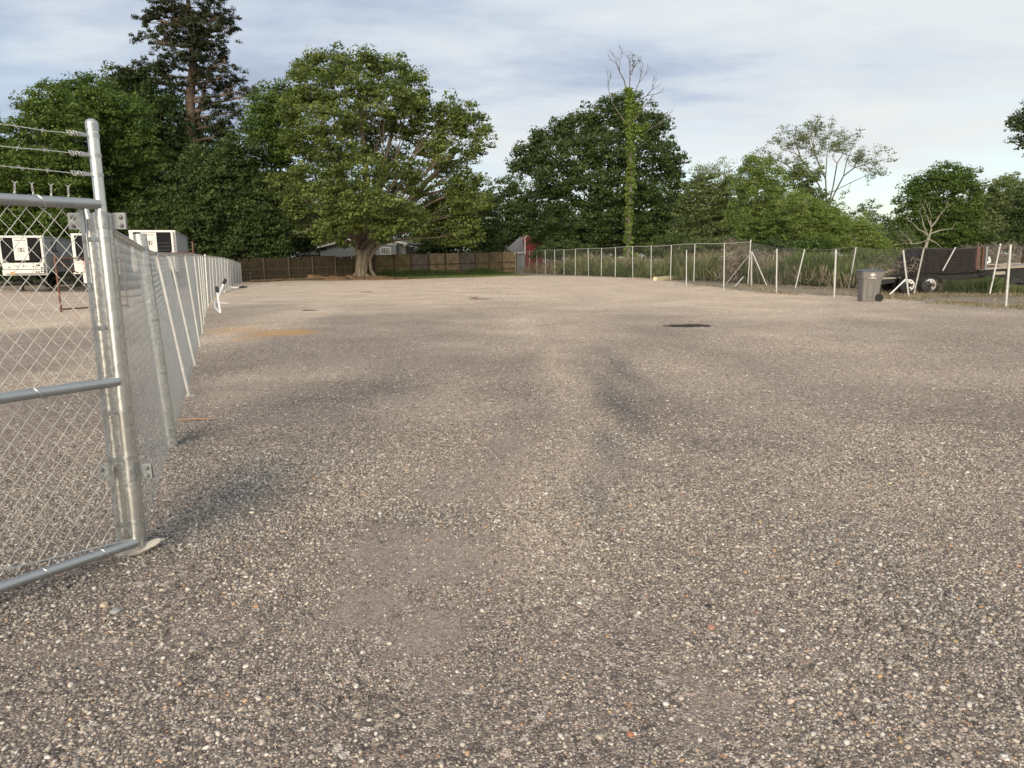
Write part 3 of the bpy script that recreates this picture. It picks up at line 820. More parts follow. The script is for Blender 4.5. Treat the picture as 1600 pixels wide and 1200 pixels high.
# ------------------------------------------------------------------ wooden privacy fence at the back
WA, WB = G(374, 440), G(806, 425)
wd = (WB - WA); WL = wd.length; wd.normalize(); wn_ = Vector((wd.y, -wd.x, 0))   # towards the camera
wf = thing('wooden_fence', (WA.x, WA.y, 0), 'weathered brown wooden privacy fence across the back of the gravel', 'fence')
def wh(s): return 1.86 + (2.45 - 1.86) * s / WL
bays = [0]
while bays[-1] < WL - 1.6: bays.append(bays[-1] + random.uniform(2.25, 2.5))
bays[-1] = WL
rw = random.Random(5)
for i, (a0, a1) in enumerate(zip(bays[:-1], bays[1:])):
    f_ = i / (len(bays) - 1)
    wood = WOODS[3] if f_ < 0.30 else WOODS[rw.choice([1, 3, 3])] if f_ < 0.50 else WOODS[rw.choice([0, 0, 2, 0, 4])]  # left panels: shade under the trees is painted in with darker pickets
    if i == len(bays) - 2: wood = WOODS[4]
    mb = MB(); s = a0 + .0; hb = wh(a0) + rw.uniform(-.05, .05)
    while s < a1 - .012:
        w_ = rw.uniform(0.125, 0.145); w_ = min(w_, max(.05, a1 - .0 - s)); p = WA + wd * (s + w_ / 2) + wn_ * (rw.uniform(-.008, .008) + .02)
        top = hb + (wh(a1) - wh(a0)) * (s - a0) / (a1 - a0) + rw.uniform(-.03, .015)
        if rw.random() < 0.03: top -= rw.uniform(.1, .4)
        if rw.random() > 0.004:
            R_m = Matrix.Rotation(math.atan2(wd.y, wd.x), 3, 'Z') @ Matrix.Rotation(rw.uniform(-.012, .012), 3, 'Y')
            mb.box((p.x, p.y, top / 2), (w_ - .01, 0.018, top), M=R_m)
        s += w_
    mb.build('picket_panel', wood, wf, kind='stuff')
    for z in (0.35, 0.95, 1.65):
        m_ = MB(); c_m = WA + wd * (a0 + a1) / 2 + wn_ * (0.055 if z < 1.6 else -.03)
        m_.box((c_m.x, c_m.y, z * hb / 1.9), (a1 - a0 - .02, .04, .085), math.atan2(wd.y, wd.x)); m_.build('fence_rail', MT['rail_wood'], wf)
    p = WA + wd * a1 + wn_ * (.10); m_ = MB(); m_.box((p.x, p.y, (hb + .06) / 2), (.09, .09, hb + .06), math.atan2(wd.y, wd.x)); m_.build('fence_post', MT['rail_wood'], wf)

# ------------------------------------------------------------------ old chain link fence on the right, with a top rail
FA, FB = G(806, 425.5), G(1171, 443)
od = (FB - FA).normalized(); oL = (FB - FA).length
of = thing('old_chain_link_fence', (FA.x, FA.y, 0), 'old tall chain link fence with top rail and thin pale posts before tall weeds', 'fence')
def on_old(px, py=None):
    """point of the old fence line seen at photo column px"""
    d = ray(px, 430); a = Vector((d.x, d.y, 0))
    # solve FA + od*s = a*t
    den = od.x * a.y - od.y * a.x
    s = (a.x * FA.y - a.y * FA.x) / den
    return s
OH = 2.40
for px, hh in ((806, 0), (817, 0), (827.4, 0), (839, 0), (852, .0), (866.5, .02), (881, 0), (899, .03), (918.5, 0), (939.4, 0), (961, .02), (987.5, 0), (1016.5, .02), (1047.6, 0), (1084, 0), (1129.5, .0), (1170, .12)):
    s = on_old(px); p = FA + od * s; tl = random.uniform(-.06, .05)
    mb = MB(); mb.cyl((p.x - tl, p.y - .06, -.1), (p.x, p.y - .05, OH + hh), 0.030, 8); mb.build('line_post', MT['post_w'] if px > 820 else MT['post_old'], of, True)
mb = MB(); mb.tube([FA + od * x + Vector((0, 0, OH + .03 * math.sin(x * .7))) for x in np.linspace(0, oL, 26)], 0.024, 6); mb.build('top_rail', MT['post_old'], of)
chainlink('chain_mesh', FA, FB, 0.04, 0.04, OH, OH, 0.075, 0.09, 0.0028, MT['wire_old'], of, 3)

# the newer run, its mesh hung loosely on leaning pipes
sg = [(G(1171, 443), 2.38), (G(1245, 449.5), 1.92), (G(1325.5, 449.5), 1.98), (G(1427, 458), 1.86), (G(1545, 459), 1.88), (G(1700, 461), 1.9)]
lf = thing('loose_chain_link_fence', tuple(sg[0][0]), 'rusty loosely hung chain link mesh on leaning pipes in front of the parked trailers', 'fence')
for (a_, ha), (b_, hb) in zip(sg[:-1], sg[1:]):
    chainlink('chain_mesh', a_, b_, 0.05, 0.05, ha, hb, 0.052, 0.062, 0.0026, MT['wire_old'], lf, 3, sag=lambda fr: -0.10 * np.sin(np.pi * fr))
    m_ = MB(); m_.tube([a_.lerp(b_, q) + Vector((0, 0, ha + (hb - ha) * q - .10 * math.sin(math.pi * q))) for q in np.linspace(0, 1, 9)], 0.006, 4); m_.build('top_wire', MT['wire_old'], lf)
def pole(name, a, b, r, mat, parent, nseg=10):
    m_ = MB(); m_.cyl(a, b, r, nseg); return m_.build(name, MT[mat], parent, True)
def two(px0, py0, px1, py1, dz=0, Yshift=0.0):
    a = G(px0, py0); b = P(px1, py1, a.y + Yshift); return Vector((a.x, a.y, -.05)), b
for (x0, y0, x1, y1) in ((1242, 449, 1256.7, 389.5), (1325.5, 449, 1337, 386), (1427, 458, 1442.5, 388), (1545, 459, 1562, 380.5)):
    a, b = two(x0, y0, x1, y1); a.y -= .05; b.y -= .05; pole('leaning_post', a, b, 0.034, 'post_old' if x0 == 1427 else 'post_w', lf)
a = P(1473, 423, 29.3); b = P(1493, 386.5, 29.3); pole('brace', a, b, .025, 'post_w', lf)

# corner where the two runs meet
cp_ = G(1174, 446)
cr = thing('fence_corner_brace', tuple(cp_), 'dark corner post with two pale pipes sloping down from its top like an A frame', 'post')
pole('corner_post', (cp_.x, cp_.y, -.1), P(1174.5, 393, cp_.y), .045, 'post_old', cr)
a, b = two(1133, 444, 1174, 394.5, 0, .2); pole('brace', a, P(1174, 394.5, cp_.y - .06), .030, 'post_w', cr)
a = G(1198, 446); pole('brace', a, P(1175.5, 394.5, cp_.y - .06), .030, 'post_w', cr)

# single new posts without mesh
G_P = 'bare galvanized posts along the right edge'
for i, (x0, y0, x1, y1, r, lab) in enumerate((
    (1072.5, 448, 1072.8, 391, .028, 'bare pale post standing alone near the timber block, farthest of the row'),
    (1131.0, 453, 1131.8, 390.5, .030, 'bare pale post just left of the sloping brace pipes'),
    (1213.3, 458, 1214.0, 389, .032, 'bare pale post right of the A shaped brace, before the green weeds'),
    (1303.5, 466, 1306.3, 390, .034, 'bare pale post left of the wheeled bin'),
    (1421.0, 463, 1411.3, 391.5, .034, 'bare post leaning to the left in front of the trailer wheels'),
    (1571.8, 479, 1579.2, 382.5, .036, 'nearest bare post, at the right edge of the picture, leaning right'))):
    a, b = two(x0, y0, x1, y1)
    o = thing('bare_post', (a.x, a.y, 0), lab, 'post', G_P)
    pole('pipe', (a.x, a.y, -.15), b, r, 'post_w', o, 14)
    m_ = MB(); m_.dome(b, (b - a), r + .002, .012, 14); m_.build('cap', MT['post_w'], o, True)
    if i >= 3:
        lump('soil_mound', (a.x, a.y, -.02), (.34, .3, .10), 20 + i, simple('mound_%d' % i, (0.34, 0.29, 0.21), .95, 0, .3, 8, .6, 40), o)
for (x0, y0, x1, y1, r, lab) in ((1148, 448, 1161.5, 432.5, .028, 'short pale pipe leaning in the weeds inside the A frame braces'), (1390, 460.5, 1417.0, 434.5, .028, 'short white pipe sloping up against the left leaning post')):
    a = G(x0, y0); b = P(x1, y1, a.y + .35); m_ = MB(); m_.cyl(a, b, r, 10)
    o = m_.build('loose_pipe', MT['white_pipe'] if x0 > 1300 else MT['post_w'], smooth=True); tag(o, lab, 'pipe')

# timber block by the old fence
a, b = G(1023, 438.5), G(1060, 435.5)
m_ = MB(); d = (b - a).normalized(); c = (a + b) / 2; m_.box((c.x, c.y, .115), ((b - a).length, .26, .25), math.atan2(d.y, d.x), )
o = m_.build('timber_block', MT['newwood'], bevel=.02); tag(o, 'pale squared timber lying on the gravel before the old chain link fence', 'timber')

# ------------------------------------------------------------------ wheeled bin
def xf_pts(pts, loc, rz):
    R = Matrix.Rotation(rz, 3, 'Z'); return [R @ Vector(p) + Vector(loc) for p in pts]
class MBX(MB):
    """geometry given in a thing's own axes, placed by loc and heading"""
    def __init__(s, loc, rz, sc=1.0): super().__init__(); s.loc = Vector(loc); s.R = Matrix.Rotation(rz, 3, 'Z') * sc
    def add(s, verts, faces): return super().add([s.R @ Vector(v) + s.loc for v in verts], faces)
    def box(s, c, size, rz=0.0, M=None):
        x, y, z = size[0] / 2, size[1] / 2, size[2] / 2
        R = Matrix.Rotation(rz, 3, 'Z') if M is None else M
        return s.add([Vector(c) + R @ Vector((a * x, b * y, d * z)) for d in (-1, 1) for b in (-1, 1) for a in (-1, 1)],
                     [(0, 2, 3, 1), (4, 5, 7, 6), (0, 1, 5, 4), (2, 6, 7, 3), (0, 4, 6, 2), (1, 3, 7, 5)])
bl = G(1364.5, 471.5); bl.y += .3; brz = math.radians(-4)
bn = thing('wheeled_bin', (bl.x, bl.y, 0), 'brown grey wheeled rubbish bin with a round pale emblem, lid closed', 'bin')
def loft(mbx, rings):
    n_ = len(rings[0]); vs = [p for r_ in rings for p in r_]
    fs = [(i * n_ + k, i * n_ + (k + 1) % n_, (i + 1) * n_ + (k + 1) % n_, (i + 1) * n_ + k) for i in range(len(rings) - 1) for k in range(n_)]
    fs += [tuple(range(n_))[::-1], tuple((len(rings) - 1) * n_ + k for k in range(n_))]
    return mbx.add(vs, fs)
def rrect(x0, x1, y0, y1, z, c=.05, m=3):
    pts = []
    for cx, cy, a0 in ((x1 - c, y0 + c, -90), (x1 - c, y1 - c, 0), (x0 + c, y1 - c, 90), (x0 + c, y0 + c, 180)):
        for q in range(m + 1):
            a = math.radians(a0 + 90 * q / m); pts.append((cx + c * math.cos(a), cy + c * math.sin(a), z))
    return pts
# x runs from the front (left in the photo) to the wheels (right)
B = MBX(bl, brz, .95)
loft(B, [rrect(-.33, .19, -.24, .24, .02), rrect(-.345, .25, -.255, .255, .30), rrect(-.36, .30, -.275, .275, .80), rrect(-.365, .315, -.285, .285, .83), rrect(-.385, .33, -.30, .30, .845), rrect(-.40, .345, -.315, .315, 1.03), rrect(-.43, .37, -.33, .33, 1.04), rrect(-.43, .37, -.33, .33, 1.075)])
B.build('body', MT['bin'], bn, True)
B = MBX(bl, brz, .95)
for x_ in (-.2, .02): B.box((x_, -.272, .42), (.016, .018, .74))
B.box((-.09, -.270, .42), (.16, .012, .5)); B.build('moulded_rib', MT['bin'], bn, bevel=.006)
B = MBX(bl, brz, .95)
loft(B, [rrect(-.44, .38, -.34, .34, 1.078, .06), rrect(-.44, .38, -.34, .34, 1.10, .06), rrect(-.36, .28, -.27, .27, 1.135, .08), rrect(-.2, .15, -.15, .15, 1.155, .08)])
B.build('lid', MT['lid'], bn, True)
B = MBX(bl, brz, .95); B.add([], []); B.tube([(.36, -.26, 1.05), (.47, -.25, 1.06), (.49, 0, 1.06), (.47, .25, 1.06), (.36, .26, 1.05)], .02, 8); B.box((.40, -.27, 1.05), (.12, .03, .05)); B.box((.40, .27, 1.05), (.12, .03, .05))
B.build('handle', MT['bin'], bn, True)
for sy in (-1, 1):
    B = MBX(bl, brz, .95); B.cyl((.235, sy * .255, .145), (.235, sy * .315, .145), .142, 26); w_ = B.build('wheel', MT['rubber'], bn, True, bevel=.008)
    B = MBX(bl, brz, .95); B.cyl((.235, sy * .312, .145), (.235, sy * .322, .145), .05, 16)
    for q in range(8):
        a = q * math.pi / 4; B.tube([(.235 + .04 * math.cos(a), sy * .316, .145 + .04 * math.sin(a)), (.235 + .105 * math.cos(a), sy * .316, .145 + .105 * math.sin(a))], .009, 4)
    B.build('hub', MT['under'], w_)
B = MBX(bl, brz, .95); B.cyl((.235, -.3, .145), (.235, .3, .145), .012, 8); B.build('axle', MT['black'], bn)
B = MBX(bl, brz, .95)     # round emblem: ring with a spreading tree, and the line of print under it
yy_ = -.318
B.add([(-.06 + .098 * math.cos(a), yy_ - .0015 + .0, .935 + .098 * math.sin(a)) for a in np.linspace(0, 6.283, 33)[:-1]] + [(-.06 + .085 * math.cos(a), yy_ - .0015, .935 + .085 * math.sin(a)) for a in np.linspace(0, 6.283, 33)[:-1]],
      [(i, (i + 1) % 32, 32 + (i + 1) % 32, 32 + i) for i in range(32)])
rr_ = random.Random(4)
for cx, cz, r0 in ((-.06, .965, .05), (-.095, .95, .032), (-.025, .95, .032), (-.06, .93, .02)):
    B.add([(-.0 + cx + r0 * rr_.uniform(.8, 1.1) * math.cos(a), yy_ - .003 - cz * .001, cz + r0 * rr_.uniform(.75, 1.05) * math.sin(a)) for a in np.linspace(0, 6.283, 13)[:-1]], [tuple(range(12))])
B.box((-.06, yy_ - .002, .885), (.022, .003, .07)); B.box((-.06, yy_ - .002, .852), (.08, .003, .01))
em = B.build('emblem', MT['print'], bn)
B = MBX(bl, brz, .95)
x_ = -.225
for q in range(19):
    w0 = rr_.uniform(.009, .016)
    if q not in (4, 11): B.box((x_ + w0 / 2, -.3125, .815 + .018), (w0, .004, .022))
    x_ += w0 + .005
B.build('lettering', MT['print'], bn, kind='stuff')

# ------------------------------------------------------------------ lettering helper
def text(body, size, loc, rz, mat, parent, ext=0.003, name='lettering', sx=1.0, tilt=90):
    cu_ = bpy.data.curves.new(name, 'FONT'); cu_.body = body; cu_.size = size; cu_.extrude = ext; cu_.align_x = 'CENTER'; cu_.align_y = 'CENTER'
    o = bpy.data.objects.new(name, cu_); COL.objects.link(o); cu_.materials.append(MT[mat])
    o.parent = parent; o.location = Vector(loc) - Vector(root_loc(parent)); o.rotation_euler = (math.radians(tilt), 0, rz); o.scale = (sx, 1, 1)
    return o

# ------------------------------------------------------------------ refrigerated trailers beyond the yard
def wheel(parent, c, axis, r, w, rim='rim', rr=.55, mbx=None, holes=0):
    c = Vector(c); ax = Vector(axis).normalized(); a = c - ax * w / 2; b = c + ax * w / 2
    m_ = MB(); m_.tube([a, a.lerp(b, .0) , a.lerp(b, .15), a.lerp(b, .85), b, b], [r * .6, r * .93, r, r, r * .93, r * .6], 24)
    t_ = m_.build('wheel', MT['rubber'], parent, True)
    for sgn in (-1, 1):
        m_ = MB(); q = c + ax * sgn * (w / 2)
        m_.tube([q - ax * sgn * .02, q + ax * sgn * .012, q + ax * sgn * .002], [r * rr, r * rr, r * rr * .55], 24, cap=False)
        m_.tube([q + ax * sgn * .002, q + ax * sgn * .02], [r * rr * .98, r * rr * .2], 24)
        rm = m_.build('rim', MT[rim], t_, True)
        if holes:
            u_ = ax.cross(Vector((0, 0, 1))); m2 = MB()
            for k_ in range(holes):
                an = k_ * 2 * math.pi / holes + .3
                for rad_, hr in ((.68, .085),):
                    h_ = q + ax * sgn * .014 + (u_ * math.cos(an) + Vector((0, 0, 1)) * math.sin(an)) * r * rr * rad_
                    m2.cyl(h_ - ax * .004, h_ + ax * sgn * .006, r * hr, 8)
            m2.cyl(q + ax * sgn * .02, q + ax * sgn * .03, r * .09, 10)
            m2.build('vent_hole', MT['black'], t_, kind='stuff')
    return t_

def reefer(px_l, px_r, py_b, py_t, label, variant):
    Y = 42.0
    a = P(px_l, py_b, Y); b = P(px_r, py_b, Y); z0 = (a.z + b.z) / 2; zt = (P(px_l, py_t, Y).z + P(px_r, py_t, Y).z) / 2
    W = (b.x - a.x); c = Vector(((a.x + b.x) / 2, Y, 0)); rz = math.radians(5.0 if variant != 2 else 4.0)
    L = 11.5; H = zt - z0
    ax_rz = math.atan2(-.40, 1.0)          # heading of the long axis: back and to the left
    t_ = thing('refrigerated_trailer', (c.x, c.y, 0), label, 'trailer', 'refrigerated trailers parked across the yard')
    # sheared body: trailer turned so that its long side recedes to the left
    th_ = math.atan2(.40, 1.0) * .96
    X = lambda: MBX(c, th_)
    Wd = W * .97
    B = X(); B.box((0, L / 2, z0 + H / 2), (Wd, L, H)); bd = B.build('body', MT['side'], t_, bevel=.02)
    B = X(); B.box((0, -.03, z0 + H / 2), (Wd + .04, .06, H + .03)); B.build('front_wall', MT['white'], t_, bevel=.03)
    for sx in (-1, 1):
        B = X(); B.box((sx * (Wd / 2 + .015), L / 2, zt - .05), (.04, L, .12)); B.build('top_rail', MT['fit'], t_)
        B = X(); B.box((sx * (Wd / 2 + .015), L / 2, z0 + .06), (.04, L, .16)); B.build('side_rail', MT['under'], t_)
    B = X()
    for q in range(1, 19): B.box((Wd / 2 + .012, q * .6, z0 + H / 2), (.02, .03, H - .3))
    B.build('side_rib', MT['side'], t_, kind='stuff')
    B = X(); B.box((0, L / 2, z0 - .12), (.9, L - .6, .22)); B.build('chassis', MT['under'], t_)
    for sx in (-1, 1):
        B = X(); B.box((sx * .75, 2.2, z0 / 2), (.12, .12, z0)); B.box((sx * .75, 2.2, .04), (.3, .3, .06)); B.build('landing_leg', MT['under'], t_)
    for yy in (L - 2.4, L - 1.2):
        for sx in (-1, 1):
            wheel(t_, B.R @ Vector((sx * (Wd / 2 - .22), yy, .48)) + c, B.R @ Vector((1, 0, 0)), .48, .26, 'fit', .55)
    # refrigeration unit on the front wall
    uz0, uz1 = (zt - 1.52, zt - .10) if variant != 2 else (zt - 1.34, zt - .10)
    u = thing  # (unused)
    B = X(); loft(B, [[(p[0], -.10 - d_, p[2]) for p in pr] for d_, pr in ((0, [(x, 0, z) for x, z in ((-.95, uz0 + .2), (-.75, uz0), (.75, uz0), (.95, uz0 + .2), (1.0, uz1 - .1), (.9, uz1), (-.9, uz1), (-1.0, uz1 - .1))]),
                      (.22, [(x, 0, z) for x, z in ((-.9, uz0 + .25), (-.72, uz0 + .06), (.72, uz0 + .06), (.9, uz0 + .25), (.95, uz1 - .14), (.86, uz1 - .05), (-.86, uz1 - .05), (-.95, uz1 - .14))]))])
    un = B.build('refrigeration_unit', MT['grille'], t_, True)
    B = X(); pw = .36
    B.box((0 if variant != 2 else -.18, -.345, (uz0 + uz1) / 2 + .05), (pw * 2 if variant != 2 else .80, .05, uz1 - uz0 - .16)); B.build('centre_panel', MT['white'], un, bevel=.015)
    B = X()
    for sx in (-1, 1):
        for q in range(6):
            z_ = uz0 + .3 + q * (uz1 - uz0 - .45) / 5
            B.box((sx * .66, -.328, z_), (.50, .02, .022))
    B.build('louvre', MT['under'], un, kind='stuff')
    # white surround of the unit
    B = X()
    for sx in (-1, 1): B.box((sx * 1.03, -.15, (uz0 + uz1) / 2), (.12, .30, uz1 - uz0 + .06))
    B.box((0, -.15, uz1 + .02), (2.18, .30, .07)); B.build('unit_surround', MT['white'], t_, bevel=.02)
    B = X(); B.box((0, -.17, (z0 + uz0) / 2 + .04), (Wd - .2, .26, uz0 - z0 - .12)); B.build('lower_cover', MT['white'], t_, bevel=.03)
    cx = 0 if variant != 2 else -.18
    R = Matrix.Rotation(th_, 3, 'Z')
    def at(x, y, z): return R @ Vector((x, y, z)) + c
    text('THERMO KING', .085, at(cx, -.374, uz1 - .17), th_, 'ink', t_)
    # square badge: a heavy T with I and K at its sides, inside a thin frame
    B = X(); zc = (uz0 + uz1) / 2 + .0
    for (x, z, w_, h_) in ((cx, zc + .085, .27, .035), (cx, zc - .02, .07, .18), (cx - .105, zc - .035, .03, .12), (cx + .105, zc - .035, .028, .12), (cx + .135, zc - .005, .03, .03), (cx + .135, zc - .07, .03, .03)):
        B.box((x, -.374, z), (w_, .008, h_))
    for (x, z, w_, h_) in ((cx, zc + .15, .36, .008), (cx, zc - .15, .36, .008), (cx - .18, zc, .008, .30), (cx + .18, zc, .008, .30)):
        B.box((x, -.3735, z), (w_, .006, h_))
    B.build('badge', MT['ink'], t_, kind='stuff')
    B = X()
    if variant == 0:
        for (x, z, w_, h_) in ((.73, z0 + .56, .17, .10), (.50, z0 + .49, .08, .05), (-.70, z0 + .45, .07, .06), (-.30, z0 + .53, .2, .02), (.0, z0 + .53, .06, .05), (.12, z0 + .53, .14, .02)): B.box((x, -.305, z), (w_, .02, h_))
        for (x, z) in ((.60, z0 + .18), (.73, z0 + .18), (.88, z0 + .21), (1.02, z0 + .20), (.9, z0 + .42)): B.cyl((x, -.29, z), (x, -.32, z), .045, 10)
        for x in (-.45, .0, .52): B.box((x, -.302, z0 + .62), (.008, .008, .4))
        B.box((0, -.302, z0 + .33), (2.0, .02, .03))
    else:
        B.box((.6, -.305, z0 + .3), (.2, .02, .1)); B.box((0, -.302, z0 + .6), (2.0, .01, .01))
    B.build('connector', MT['under'], t_, kind='stuff')
    if variant == 0:
        B = X(); B.box((-.56, -.306, z0 + .13), (.20, .01, .16)); B.build('warning_label', MT['orange'], t_)
        B = X(); B.tube([(-1.20, -.1, zt - .4), (-1.26, -.12, zt - 1.2), (-1.12, -.1, z0 + .35), (-1.05, -.12, z0 + .42)], .035, 6); B.build('exhaust_pipe', MT['under'], t_, True)
        s_ = at(Wd / 2 + .035, 2.4, zt - .62); text('JLIC', .95, s_, th_ + math.pi / 2, 'ink', t_, .004)
        s_ = at(Wd / 2 + .035, 4.5, z0 + .75); text('JARDI MARE', .8, s_, th_ + math.pi / 2, 'ink', t_, .004)
    if variant == 1:
        text('SAN', .36, at(-.35, -.32, z0 + .62), th_, 'red_ink', t_); text('Storage', .27, at(-.25, -.32, z0 + .30), th_, 'red_ink', t_)
        B = X(); B.box((-.25, -.27, z0 - .22), (1.0, .02, .62)); B.build('hanging_panel', MT['white'], t_)
        text('12 ft 6 in', .10, at(-.35, -.29, z0 - .10), th_, 'ink', t_); text('stay back', .10, at(-.35, -.29, z0 - .38), th_, 'ink', t_)
        B = X(); B.box((-1.02, -.3, z0 + .05), (.35, .1, .09)); B.build('step', MT['white'], t_)
    return t_
reefer(10, 71, 430.0, 368.5, 'white refrigerated trailer at far left with orange sticker and dark side lettering', 0)
reefer(122, 186, 427.5, 365, 'white refrigerated trailer with red lettering, mostly hidden behind the gate post', 1)
reefer(211, 277, 424.0, 360, 'white refrigerated trailer seen above the long chain link fence, lettered unit facing forward', 2)

# ------------------------------------------------------------------ rusty gate frames in the left yard
def rust_gate(px0, py0, px1, py1, hgt, label, arm, n='rusty_gate'):
    a, b = G(px0, py0), G(px1, py1); d = (b - a).normalized()
    t_ = thing(n, tuple(a), label, 'gate', 'rusty pipe gates in the yard behind the fence')
    up = Vector((0, 0, 1))
    for p, hh in ((a, hgt + (arm if px0 > px1 else 0.1)), (b, hgt + (arm if px1 > px0 else 0.1))):
        m_ = MB(); m_.cyl(p - up * .05, p + up * hh, .035, 10); m_.build('upright', MT['rust'], t_, True)
    for z in (.10, hgt):
        m_ = MB(); m_.cyl(a + up * z, b + up * z, .026, 8); m_.build('rail', MT['rustd'] if z < 1 else MT['rust'], t_, True)
    m_ = MB(); m_.cyl(a + up * (hgt - .05), a.lerp(b, .3) + up * (hgt - .5), .02, 8); m_.build('brace', MT['rust'], t_, True)
    chainlink('chain_mesh', a, b, .1, .1, hgt, hgt, 0.05, .06, .0022, MT['wire_old'], t_, 3)
    if arm > .3:
        for q in range(3):
            z = hgt + arm * (.3 + .3 * q); m_ = MB()
            m_.tube([a.lerp(b, f) + up * (z - .04 * math.sin(math.pi * f)) for f in np.linspace(0, 1, 8)], .004, 4); m_.build('barbed_wire', MT['wire_far'], t_)
    return t_
rust_gate(96, 488, 200, 481, 1.78, 'rusty pipe gate with chain link standing in the left yard, seen through the near gate', .12)
rust_gate(150, 468, 308, 462, 2.05, 'rusty pipe gate with tall arm and barbed strands rising above the long fence', .55)

# ------------------------------------------------------------------ white folding barrier legs with black grips
def pvc(name, polys, grips, label):
    o = thing(name, tuple(Vector((polys[0][0].x, polys[0][0].y, 0))), label, 'pipe frame', 'white pipe frames by the long fence')
    for p in polys:
        m_ = MB(); m_.tube(p, .034, 8); m_.build('pipe', MT['white_pipe'], o, True)
    for a, b in grips:
        m_ = MB(); m_.cyl(a, b, .052, 10); m_.build('grip', MT['black'], o, True)
    return o
f0 = G(344.5, 489)
a0 = P(338.5, 449, f0.y + .1); a1 = P(352.0, 437, f0.y + .5); c0 = G(336, 473.5)
pvc('pipe_frame', [[f0, P(339.5, 456, f0.y + .1)], [f0, G(336.5, 481), c0 + Vector((0, 0, .05))], [c0, G(356, 474.3)], [P(340.5, 467, f0.y + .25), P(349.5, 443, f0.y + .5)]],
    [(P(339.5, 457, f0.y + .1), P(338.3, 447.5, f0.y + .1)), (P(349.3, 443.5, f0.y + .5), P(352.5, 436, f0.y + .5))], 'white bent pipe frame with two black grips propped upright against the long fence')
pvc('pipe_frame', [[G(351, 457) + Vector((0, 0, .04)), G(375, 450.5) + Vector((0, 0, .05))], [G(359, 448.5) + Vector((0, 0, .04)), G(362, 450) + Vector((0, 0, .04)), G(375, 450.2) + Vector((0, 0, .04))]],
    [(G(374.5, 451) + Vector((0, 0, .06)), G(380, 449) + Vector((0, 0, .06))), (G(380.5, 449.8) + Vector((0, 0, .06)), G(386, 449.6) + Vector((0, 0, .06)))], 'white pipe frame with black grips lying flat on the gravel farther back')
m_ = MB(); m_.tube([G(356 + 12 * q, 474.4 + .15 * math.sin(q * 1.7) + q * .05) + Vector((0, 0, .006 + (.008 if q % 3 == 0 else 0))) for q in range(10)], .003, 4)
o = m_.build('string', MT['print']); tag(o, 'thin pale string stretched over the gravel from the white pipe frame', 'string')
a, b = G(274, 658.5), G(337, 656.5); m_ = MB(); m_.tube([a + Vector((0, 0, .016)), a.lerp(b, .5) + Vector((0, 0, .02)), b + Vector((0, 0, .016))], [.009, .008, .005], 8)
o = m_.build('wooden_stick', MT['stick'], smooth=True); tag(o, 'thin orange brown stick lying on the gravel at the foot of the second heavy post', 'stick')

# dark wet hollow in the gravel
c = G(1074, 509.5); m_ = MB(); pts = []; rr_ = random.Random(9)
for q in range(64):
    a = q * 2 * math.pi / 64; r0 = (1 + .10 * math.sin(a * 3 + 1) + .07 * math.sin(7 * a) + rr_.uniform(-.10, .10))
    pts.append((c.x + .46 * r0 * math.cos(a), c.y + .30 * r0 * math.sin(a) , 0.0))
m_.add([(x, y, float(gh(x, y)) + .006) for x, y, _ in pts] + [(c.x, c.y, float(gh(c.x, c.y)) + .008)], [(i, (i + 1) % 64, 64) for i in range(64)])
for q in range(46):
    a = rr_.uniform(0, 6.28); d_ = rr_.uniform(.95, 1.25); cx_, cy_ = c.x + .46 * d_ * math.cos(a) , c.y + .29 * d_ * math.sin(a); r0 = rr_.uniform(.02, .085) / d_
    z0_ = float(gh(cx_, cy_)) + .007; m_.add([(cx_ + r0 * rr_.uniform(.6, 1.3) * math.cos(k_), cy_ + r0 * rr_.uniform(.6, 1.3) * math.sin(k_), z0_) for k_ in np.linspace(0, 5.5, 8)], [tuple(range(8))])
o = m_.build('puddle', simple('wet_gravel', (0.045, 0.034, 0.027), 0.85, 0, .6, 25, .5, 60, 0.25)); tag(o, 'dark damp patch like an open hollow in the gravel', 'puddle')
